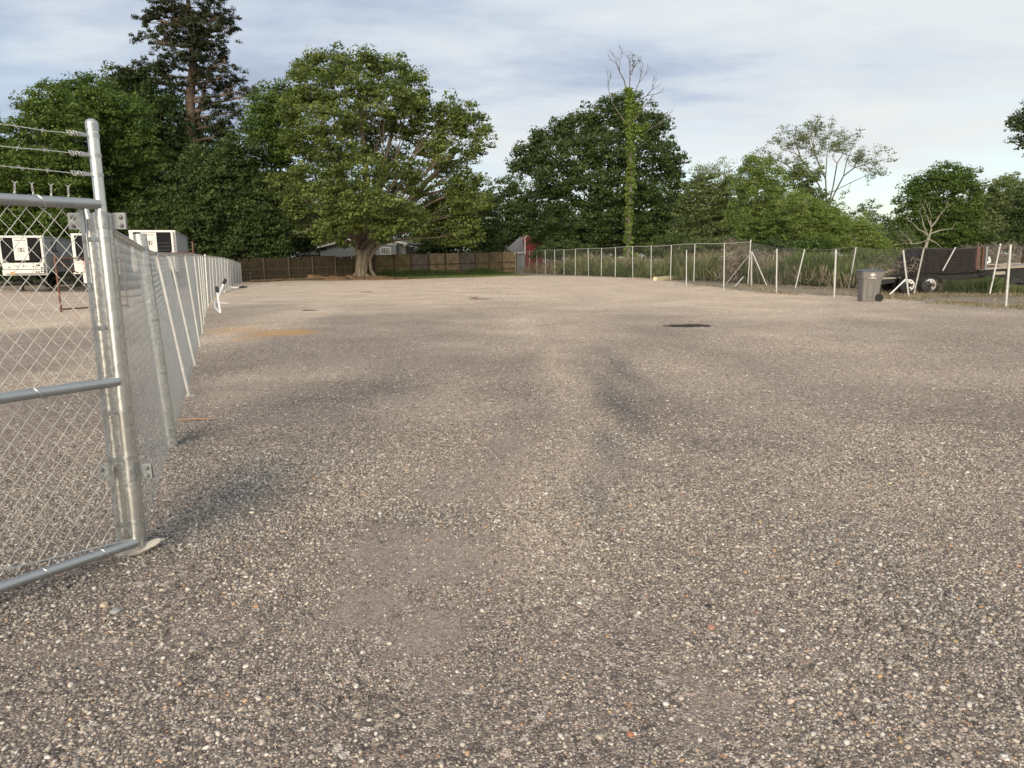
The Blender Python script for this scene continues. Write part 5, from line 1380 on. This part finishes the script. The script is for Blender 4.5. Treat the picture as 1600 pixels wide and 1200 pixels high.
tree('background_tree', 'dark tree between the wooden fence and the grey house, hiding its left side', 84, 480, .25, [(470, 358, 40, 24), (500, 366, 24, 14), (435, 378, 36, 26)], .8, 46, .28, LM['dark'], BK['dark'], 112, 2.0, branches=16, tone=.3)
tree('background_tree', 'hazy dark tree in the gap between the oak and the big dark tree', 118, 792, .25, [(790, 292, 26, 16), (800, 320, 30, 26), (770, 335, 26, 30), (815, 345, 22, 30), (785, 368, 34, 20), (760, 375, 30, 18)], 1.0, 48, .36, LM['dark'], BK['pale'], 113, 2.4, branches=16, tone=.50)
for i_, (lab_, px_, lob_) in enumerate((('dark tree far behind, filling the gap left of the big dark tree', 830, [(800, 375, 50, 26), (850, 350, 50, 40), (900, 375, 60, 30)]), ('dark tree far behind the vine covered snag', 980, [(960, 370, 70, 34), (1030, 360, 60, 40), (1080, 385, 50, 24)]),
        ('dull tree far behind the light green small trees', 1150, [(1110, 350, 50, 36), (1170, 350, 50, 36), (1220, 360, 50, 36)]), ('dull tree far behind the sparse tree', 1290, [(1270, 365, 50, 30), (1330, 375, 50, 24), (1390, 385, 50, 16)]), ('dull dark tree far behind the dark trailer', 1480, [(1440, 375, 50, 24), (1510, 365, 50, 30), (1580, 365, 60, 34)]),
        ('dark tree far behind the oak and the grey house', 560, [(540, 350, 60, 36), (600, 340, 60, 40), (640, 372, 50, 26), (500, 380, 50, 26)]))):
    tree('background_tree', lab_, 122 + i_, px_, .3, lob_, 1.6, 60, .48, LM['dark'], BK['dark'], 300 + i_, 3.0, branches=6, tone=.45)
# big dark tree and the vine grown snag
tree('broadleaf_tree', 'broad dark green tree right of centre, behind the vine covered snag', 90, 960, .5,
     [(975, 165, 26, 20), (945, 185, 34, 24), (995, 195, 40, 26), (915, 205, 38, 24), (885, 200, 22, 14), (868, 222, 28, 18), (845, 222, 20, 14), (826, 240, 24, 16), (815, 262, 20, 12), (842, 258, 30, 20), (1028, 215, 22, 20), (1045, 250, 22, 24), (1035, 290, 34, 34), (1052, 325, 26, 30),
      (900, 245, 46, 28, -4), (950, 240, 48, 30, -4), (1000, 250, 42, 30, -3), (865, 285, 38, 26, -3), (920, 295, 50, 30, -6), (975, 300, 50, 30, -6), (1015, 330, 44, 34, -4), (850, 325, 34, 28), (890, 345, 46, 28, -5), (940, 350, 50, 30, -6), (990, 365, 50, 26, -5), (1040, 370, 38, 26), (855, 372, 30, 22), (895, 385, 40, 16, -3), (945, 388, 40, 14, -3)],
     .82, 58, .30, LM['dark'], BK['dark'], 114, 2.5, fork=.2, branches=130, tone=.50)
def grow(mb_, p, d, L, r, depth, rng, tips, ratio=.72, spread=.5, up=.15, nseg=4, kids=(2, 3), rmin=.012):
    pts = [p]; q = p.copy(); dd = d.copy()
    for i in range(nseg):
        dd = (dd + Vector(rng.normal(0, .16, 3)) + Vector((0, 0, up * .25))).normalized(); q = q + dd * (L / nseg); pts.append(q.copy())
    r1 = max(rmin, r * .62)
    mb_.tube(pts, list(np.linspace(r, r1, len(pts))), 6 if r > .06 else 4, cap=False)
    if depth == 0: tips.append((q, dd)); return
    tips.append((q, dd))
    for k_ in range(int(rng.integers(kids[0], kids[1] + 1))):
        nd_ = (dd + Vector(rng.normal(0, spread, 3)) + Vector((0, 0, up))).normalized()
        st = pts[-1] if k_ < 2 else pts[-2]
        grow(mb_, st, nd_, L * ratio * rng.uniform(.75, 1.2), r1, depth - 1, rng, tips, ratio, spread, up, nseg, kids, rmin)
SY = 78.0; rng = np.random.default_rng(77)
snag = thing('dead_tree', (P(983, 430, SY).x, SY, 0), 'dead tree wrapped in bright green vine, bare forked twigs at the top', 'tree')
m_ = MB(); tips = []
tk = [P(x, y, SY) for x, y in ((983, 432), (982, 380), (983, 330), (986, 280), (985, 230), (983, 190), (984, 165), (982, 140))]; tk[0].z = -.1
m_.tube(tk, [.34, .28, .25, .24, .22, .19, .15, .11], 10)
for base, way, r0, dep in (((983, 160), ((984, 128),), .10, 4), ((983, 165), ((991, 145), (998, 130)), .07, 2), ((985, 175), ((1000, 155), (1010, 150)), .08, 2), ((979, 195), ((966, 175), (956, 160), (950, 135)), .07, 1), ((986, 215), ((1010, 205), (1028, 194), (1040, 184)), .08, 0), ((986, 195), ((997, 180), (1006, 168)), .08, 1), ((981, 150), ((975, 125), (968, 112)), .08, 2)):
    pts = [P(*base, SY)] + [P(*w_, SY + rng.uniform(-.5, .5)) for w_ in way]
    m_.tube(pts, list(np.linspace(r0, r0 * .5, len(pts))), 6)
    dd = (pts[-1] - pts[-2]).normalized()
    for k_ in range(3 if dep > 1 else 2): grow(m_, pts[-1], (dd + Vector(rng.normal(0, .30, 3)) + Vector((0, 0, .4))).normalized(), 1.05, r0 * .5, dep, rng, tips, .74, .42, .25, 3, (2, 2), .010)
m_.build('trunk', BK['grey'], snag, True)
vc = []
for i in range(len(tk) - 1):
    for q in np.linspace(0, 1, 60): a_v = rng.uniform(0, 6.28); r_v = rng.uniform(.12, .44 + .15 * math.sin(i * 2.3 + q * 5)) * (1 if i < 5 else .6); vc.append(np.array(tk[i].lerp(tk[i + 1], q)) + np.array([math.cos(a_v) * r_v, math.sin(a_v) * r_v, 0]))
for a_, b_ in (((985, 215), (1008, 205)), ((985, 180), (998, 160)), ((984, 165), (992, 145)), ((992, 215), (1000, 205)), ((985, 190), (1003, 172)), ((1000, 208), (1012, 200)), ((984, 215), (997, 185)), ((978, 395), (995, 400)), ((985, 235), (1005, 206))):
    for q in np.linspace(0, 1, 9): vc.append(np.array(P(*a_, SY).lerp(P(*b_, SY), q)) + rng.normal(0, .18, 3))
vc = np.array(vc); leaves('vine', vc, np.full((len(vc), 3), .28), 34, .20, LM['vine'], snag, np.clip(.5 + rng.normal(0, .15, len(vc)), 0, 1), rng, .8, .3, .3)
tc2 = np.array([t_[0] for t_ in tips if rng.random() < .12]); leaves('dead_leaves', tc2, np.full((len(tc2), 3), .16), 7, .16, LM['dark'], snag, np.full(len(tc2), .3), rng)

# scrub and small trees on the right
tree('small_tree', 'light green small tree at the right side of the big dark tree', 74, 1110, .18, [(1110, 290, 32, 18), (1088, 300, 24, 20), (1135, 305, 26, 22), (1105, 325, 42, 26), (1140, 345, 34, 26), (1095, 360, 44, 26), (1135, 378, 40, 18)], .6, 50, .24, LM['olive'], BK['grey'], 120, 2.5, tone=.48)
tree('small_tree', 'thin pale topped tree just behind the light green one', 82, 1120, .12, [(1095, 268, 22, 12), (1125, 262, 24, 14), (1145, 280, 16, 14)], .5, 18, .18, LM['olive'], BK['pale'], 121, 1.5, branches=60, tone=.85, inner=.2)
tree('small_tree', 'bushy willow like tree with a narrow rounded top, left of the sparse tree', 66, 1190, .2, [(1180, 262, 24, 16), (1168, 285, 22, 20), (1200, 280, 26, 22), (1185, 310, 40, 26), (1218, 320, 26, 24), (1175, 345, 40, 24), (1205, 350, 36, 24)], .52, 52, .22, LM['will'], BK['grey'], 122, 2.8, tone=.42, droop=.5, aspect=.35)
tree('small_tree', 'darker green rounded shrub tree low in front of the willow like one', 60, 1190, .14, [(1190, 362, 36, 20), (1220, 375, 34, 18), (1165, 375, 26, 16)], .45, 52, .2, LM['mid'], BK['grey'], 123, 3.0, tone=.5)
tree('small_tree', 'olive green tree directly under the left limbs of the sparse tree', 70, 1255, .2, [(1250, 285, 26, 26), (1262, 320, 34, 26), (1240, 345, 34, 26), (1280, 345, 34, 24)], .55, 48, .22, LM['olive'], BK['grey'], 124, 2.6, tone=.40)
tree('small_tree', 'pale willow scrub below the sparse tree', 58, 1290, .14, [(1250, 318, 26, 18), (1290, 340, 30, 20), (1262, 350, 36, 24), (1305, 360, 34, 20), (1275, 375, 40, 18)], .42, 52, .19, LM['will'], BK['grey'], 125, 2.8, tone=.55, droop=.5, aspect=.3)
tree('small_tree', 'feathery light green scrub left of the wheeled bin, behind the weeds', 55, 1345, .12, [(1330, 352, 26, 16), (1350, 368, 26, 18), (1322, 380, 30, 14), (1372, 385, 20, 16), (1345, 388, 36, 12)], .38, 52, .17, LM['will'], BK['grey'], 126, 2.8, tone=.6, droop=.4, aspect=.3)
NY = 84.0; rng = np.random.default_rng(88)
pec = thing('sparse_tree', (P(1292, 430, NY).x, NY, 0), 'tall thinly leaved tree with the sky showing through its branches', 'tree')
m_ = MB(); tips = []
tk = [P(x, y, NY) for x, y in ((1290, 430), (1288, 380), (1292, 330))]; tk[0].z = -.1
m_.tube(tk, [.34, .30, .26], 9)
for way, r0, dep in ((((1292, 330), (1280, 290), (1262, 262), (1250, 245)), .17, 4), (((1292, 330), (1290, 280), (1275, 245), (1270, 228)), .16, 4), (((1292, 330), (1305, 300), (1318, 275), (1335, 262), (1350, 258)), .17, 4), (((1292, 335), (1302, 290), (1308, 255), (1318, 240)), .15, 4), (((1290, 340), (1262, 290), (1230, 258), (1215, 250)), .15, 4), (((1318, 275), (1322, 255), (1330, 235)), .1, 3), (((1280, 290), (1268, 270), (1240, 235)), .1, 4), (((1300, 300), (1330, 285), (1352, 275)), .09, 3), (((1290, 280), (1292, 245), (1295, 225)), .1, 4)):
    pts = [P(*w_, NY + rng.uniform(-1.5, 1.5) * (i > 0)) for i, w_ in enumerate(way)]
    r0 *= .6; m_.tube(pts, list(np.linspace(r0, r0 * .5, len(pts))), 6)
    dd = (pts[-1] - pts[-2]).normalized()
    for k_ in range(4): grow(m_, pts[-1 - (k_ > 2)], (dd + Vector(rng.normal(0, .6, 3))).normalized(), 1.1, r0 * .5, dep - 1, rng, tips, .78, .6, .05, 3, (2, 3), .010)
m_.build('trunk', BK['grey'], pec, True)
tcs = np.array([t_[0] for t_ in tips]); tcs = tcs[rng.random(len(tcs)) < .9]
leaves('foliage', tcs, np.full((len(tcs), 3), .42), 16, .14, LM['olive'], pec, np.clip(.45 + rng.normal(0, .2, len(tcs)), 0, 1), rng, .6, .3, .2)
tree('small_tree', 'small sparse tree far off between the willow scrub and the round green tree', 100, 1355, .12, [(1355, 325, 16, 10), (1350, 340, 22, 14), (1378, 345, 16, 12), (1400, 350, 20, 12)], .6, 26, .24, LM['dark'], BK['grey'], 127, 1.7, tone=.6)
tree('broadleaf_tree', 'round topped dark green tree above the dark trailer', 68, 1470, .3,
     [(1475, 270, 24, 12), (1445, 285, 26, 16), (1500, 285, 24, 18), (1425, 308, 20, 18), (1465, 300, 38, 22), (1515, 312, 20, 22), (1430, 335, 30, 26), (1475, 335, 42, 26), (1510, 345, 26, 26), (1420, 365, 30, 20), (1465, 370, 46, 22), (1505, 375, 34, 18)], .6, 54, .22, LM['mid'], BK['grey'], 128, 2.8, tone=.42)
tree('broadleaf_tree', 'hazy olive tree at the right edge behind the round topped one', 96, 1580, .3, [(1555, 298, 28, 18), (1590, 295, 28, 18), (1540, 325, 26, 24), (1575, 325, 36, 26), (1610, 330, 36, 40), (1560, 355, 44, 24), (1600, 365, 40, 24)], .8, 50, .30, LM['olive'], BK['grey'], 129, 2.6, tone=.5)
tree('broadleaf_tree', 'dark shrub tree right behind the rusty pole', 62, 1600, .2, [(1592, 320, 14, 24), (1600, 350, 18, 22), (1625, 340, 40, 40), (1610, 378, 40, 16)], .5, 48, .2, LM['dark'], BK['grey'], 130, 2.6, tone=.5)
# small bare tree above the trailer
rng = np.random.default_rng(91); m_ = MB(); tips = []; BY = 46.0
b0 = P(1446, 400, BY); o_ = thing('bare_tree', (b0.x, BY, 0), 'small pale leafless tree rising behind the dark trailer', 'tree')
m_.tube([Vector((b0.x, BY, -.1)), P(1446, 388, BY), P(1449, 376, BY), P(1452, 370, BY)], [.12, .10, .085, .07], 7)
for way in (((1452, 371), (1443, 362), (1434, 358), (1428, 350)), ((1452, 371), (1455, 358), (1454, 345), (1455, 338)), ((1451, 374), (1440, 379), (1425, 381)), ((1452, 374), (1462, 379), (1470, 386)), ((1450, 368), (1443, 352), (1441, 342)), ((1455, 355), (1464, 344), (1469, 335)), ((1455, 365), (1468, 360), (1480, 358)), ((1425, 381), (1420, 374)), ((1454, 352), (1449, 340), (1446, 334))):
    pts = [P(*w_, BY + .3 * math.sin(i * 2.0 + way[-1][0])) for i, w_ in enumerate(way)]; m_.tube(pts, list(np.linspace(.045, .018, len(pts))), 5)
    grow(m_, pts[-1], (pts[-1] - pts[-2]).normalized(), .5, .018, 2, rng, tips, .7, .5, .1, 3, (2, 2), .006)
m_.build('trunk', BK['pale'], o_, True)
# near tree whose branch enters at the right edge
tree('near_tree', 'dark leafy branch of a near tree reaching in at the right edge, high up', 26, 1790, .22, [(1600, 186, 20, 14), (1585, 196, 12, 8), (1612, 165, 16, 10), (1592, 222, 12, 9), (1625, 205, 26, 24), (1660, 170, 50, 40), (1720, 150, 60, 60), (1680, 230, 50, 50), (1760, 230, 70, 60), (1800, 150, 70, 60)], .20, 36, .085, LM['dark'], BK['dark'], 131, 2.0, fork=.5, branches=120, tone=.25, inner=.3, limb_k=.2)

# far wood closing the horizon
rng = np.random.default_rng(5)
xs = rng.uniform(-620, 620, 620); ys = rng.uniform(205, 260, 620); hs_ = 9 + 4.5 * fbm(xs, xs * 0, .03, 3)
C = np.stack([xs, ys, rng.uniform(0, 1, 620) * (hs_ - 2) + 1], -1); R = np.stack([rng.uniform(3, 6, 620), rng.uniform(3, 5, 620), rng.uniform(1.8, 3, 620)], -1)
leaves('far_wood', C, R, 90, 1.1, LM['dark'], None, np.clip(.5 + rng.normal(0, .2, 620), 0, 1), rng, .7)


def blades(name, pts, h, w, mat, tint, rng, lean=.35, parent=None):
    n = len(pts); a = rng.uniform(0, 6.28, n); d = np.stack([np.cos(a), np.sin(a), np.zeros(n)], -1)
    le = np.clip(rng.normal(0, lean, (n, 2)), -.75, .75); tip = pts + np.stack([le[:, 0] * h, le[:, 1] * h, h * np.sqrt(np.clip(1 - (le ** 2).sum(1), .15, 1))], -1)
    mid = pts * .45 + tip * .55; mid[:, 2] += h * .08
    W = d * w[:, None] * .5
    V = np.stack([pts - W, pts + W, mid + W * .8, tip, mid - W * .8], 1).reshape(-1, 3)
    F = np.arange(n * 5)
    return mesh_np(name, V, F, 5, mat, parent, dict(tint=np.repeat(np.clip(tint, 0, 1), 5)), 'stuff')


def strip(pa, pb, depth, n, rng, side=1.0):
    """points in a band behind a ground line"""
    a, b = np.array(pa), np.array(pb); d = (b - a) / np.linalg.norm(b - a); nn_ = np.array([-d[1], d[0], 0]); nn_ = nn_ * np.sign(nn_[1]) * side
    u_ = rng.random((n, 1)); v_ = rng.random((n, 1)) * depth
    return a + (b - a) * u_ + nn_ * v_, u_[:, 0], v_[:, 0]


rng = np.random.default_rng(31)
# tall weeds behind the right hand fences
for (A_, B_, dep, n_, hmin, hmax, mt_, tn) in (
    (G(812, 426.5), G(1000, 433), 5, 8000, 1.0, 2.4, 'straw', .25), (G(860, 428), G(1171, 442), 6, 22000, .8, 2.3, 'grass', .45), (G(960, 431.5), G(1171, 442), 5, 4500, 1.0, 2.6, 'straw', .3),
    (G(1171, 442), G(1420, 453), 7, 34000, .7, 2.3, 'grass', .42), (G(1171, 442), G(1420, 455), 4, 3000, .5, 1.4, 'straw', .5), (G(1470, 456), G(1640, 459), 9, 9000, .1, .5, 'grass', .5), (G(1458, 457), G(1545, 459), 1.6, 5000, .2, .95, 'grass', .42), (G(1390, 456), G(1470, 457), 1.2, 1200, .05, .25, 'straw', .6)):
    p, u_, v_ = strip(A_, B_, dep, n_, rng)
    loc = hmin + (hmax - hmin) * np.clip(fbm(p[:, 0], p[:, 1], .45, 33, 4) * 1.7 - .35, 0, 1)
    n_s = len(p); up_ = rng.random(n_s) ** 1.15
    hh = np.minimum(rng.uniform(.3, .95, n_s), loc)
    p[:, 2] = -.03 + up_ * np.clip(loc - hh, 0, None)
    tn_ = tn + .55 * (fbm(p[:, 0], p[:, 2] + p[:, 1] * .3, .9, 37) - .5) * 2 + rng.normal(0, .24, n_s) + .12 * (up_ - .5)
    blades('tall_weeds', p, hh, rng.uniform(.015, .055, n_s), LM[mt_], tn_, rng, .42)
# grass tufts at the foot of the wooden fence
p, u_, v_ = strip(G(612, 433), G(812, 427.5), 2.6, 16000, rng)
hh = (.25 + 1.5 * np.clip(fbm(p[:, 0], p[:, 1], .35, 41) - .33, 0, 1)) * rng.uniform(.5, 1.1, 16000) * np.clip(v_ / 1.6, .25, 1); p[:, 2] = -.03
blades('grass_tufts', p, hh, rng.uniform(.03, .07, 16000), LM['grass'], .35 + rng.normal(0, .2, 16000), rng, .4)
p, u_, v_ = strip(G(385, 440), G(612, 434), 3, 6000, rng); p[:, 2] = -.03
blades('grass_tufts', p, rng.uniform(.05, .3, 6000), rng.uniform(.02, .05, 6000), LM['straw'], .15 + rng.normal(0, .2, 6000), rng, .6)
p, u_, v_ = strip(G(600, 436), G(830, 430), 4, 14000, rng); p[:, 2] = -.03
blades('short_grass', p, rng.uniform(.04, .16, 14000), rng.uniform(.02, .05, 14000), LM['grass'], .6 + rng.normal(0, .2, 14000), rng, .6)
# dry grass and litter between the gravel and the right hand fences
for A_, B_, dep, n_ in ((G(1050, 445), G(1171, 457), 6, 7000), (G(1171, 457), G(1420, 473), 8, 20000), (G(1420, 473), G(1620, 486), 6, 12000), (G(930, 434), G(1171, 447), 1.6, 5000)):
    p, u_, v_ = strip(A_, B_, dep, n_, rng); p[:, 2] = -.03
    den = fbm(p[:, 0], p[:, 1], .6, 91, 3); k_ = rng.random(n_) < np.clip((den - .42) * 4, .04, .8)
    p = p[k_]; m__ = len(p)
    blades('dry_grass', p, rng.uniform(.02, .15, m__), rng.uniform(.012, .035, m__), LM['straw'], .42 + rng.normal(0, .25, m__), rng, .75)
# dead brush: thin tangled twigs
def brush(name, px0, px1, pyb, pyt, Y, n, seed, mat='brush', size=.5):
    r = np.random.default_rng(seed); a, b = P(px0, pyb, Y), P(px1, pyt, Y); zb_ = max(0, a.z)
    K = n // 26; x = r.uniform(a.x, b.x, K); top_ = zb_ + (b.z - zb_) * (.55 + .6 * (vnoise(x, x * 0, .9, seed) - .2)) * np.clip(3.2 * np.minimum(x - a.x, b.x - x) / (b.x - a.x) + .35, 0, 1)
    C_ = np.stack([x, r.uniform(Y, Y + 2.5, K), zb_ + r.random(K) * np.clip(top_ - zb_, .1, None)], -1)
    return leaves(name, C_, np.full((K, 3), .42), 26, size, LM[mat], None, .5 + r.normal(0, .2, K), r, .045, .1, .0)
brush('dead_brush', 1135, 1205, 446, 368, 43, 2600, 61)
brush('dead_brush', 1075, 1290, 440, 380, 49, 6500, 62)
brush('dead_brush', 1285, 1345, 445, 378, 46, 1500, 63)
brush('dead_brush', 1407, 1440, 425, 392, 29.0, 320, 64, size=.3)
brush('dead_brush', 1490, 1620, 430, 364, 52, 6000, 65)
brush('dead_brush', 975, 1020, 432, 395, 60, 1800, 66, 'straw')
brush('dead_brush', 1464, 1484, 457, 430, 28.9, 300, 67, size=.3)
# low bushes in front of the trees on the right
def bush(label, px, py, rx, ry, Y, mat, tone, seed, cr=.4):
    return tree('bush', label, Y, px, .05, [(px, py, rx, ry), (px - rx * .6, py + ry * .35, rx * .6, ry * .6), (px + rx * .6, py + ry * .3, rx * .6, ry * .65)], cr, 48, .17, LM[mat], BK['grey'], seed, 2.8, cat='bush', branches=12, tone=tone, fork=.1)
bush('dark green bush under the big dark tree, at its right foot', 1050, 388, 40, 18, 70, 'dark', .6, 201)
bush('dull green bush above the brown dead brush', 1115, 385, 40, 14, 60, 'olive', .25, 202)
bush('dark glossy bush in the gap right of the brown dead brush', 1210, 392, 30, 16, 52, 'dark', .45, 203)
bush('green bush behind the weeds near the third leaning pipe', 1262, 390, 34, 14, 52, 'mid', .35, 204)
bush('bush low behind the white twin axle wheels, dull olive', 1400, 378, 26, 16, 60, 'olive', .3, 205)
bush('dark bush low at the left foot of the big dark tree', 880, 392, 44, 14, 78, 'dark', .5, 206)
bush('low dark bush at the left end of the wooden fence', 400, 405, 34, 16, 69, 'dark', .3, 207)
bush('low bush under the trees behind the third refrigerated trailer', 290, 425, 70, 26, 62, 'dark', .4, 208)
bush('low dark bush behind the far left trailer', 40, 436, 85, 24, 58, 'dark', .3, 209)
bush('low dark bush behind the red lettered trailer', 170, 434, 75, 24, 59, 'dark', .3, 210)
# heaps of soil and leaf litter under the oak
litter = simple('leaf_litter', (0.17, 0.105, 0.06), .95, 0, .4, 5, .8, 25, .1)
for i, (px, py, w_, h_) in enumerate(((430, 439, 2.6, .35), (492, 437, 1.9, .75), (520, 437, 2.2, .5), (545, 436, 2.0, .6), (592, 436, 2.8, .45), (400, 441, 1.8, .3), (630, 436, 1.6, .3))):
    g = G(px, py); o = lump('litter_heap', (g.x, g.y + .8, 0), (w_, 1.3, h_), 30 + i, litter, sub=4, amp=.5)
    tag(o, ['low spread heap of brown leaf litter left of the oak', 'rounded clod of brown soil on the strip left of the oak', 'second brown heap, right beside the rounded clod', 'heap of litter touching the left side of the oak trunk', 'litter heaped over the roots at the right of the oak', 'flat reddish heap near the end of the long fence', 'small heap where the grass tufts begin'][i], 'heap', 'heaps of litter under the oak')
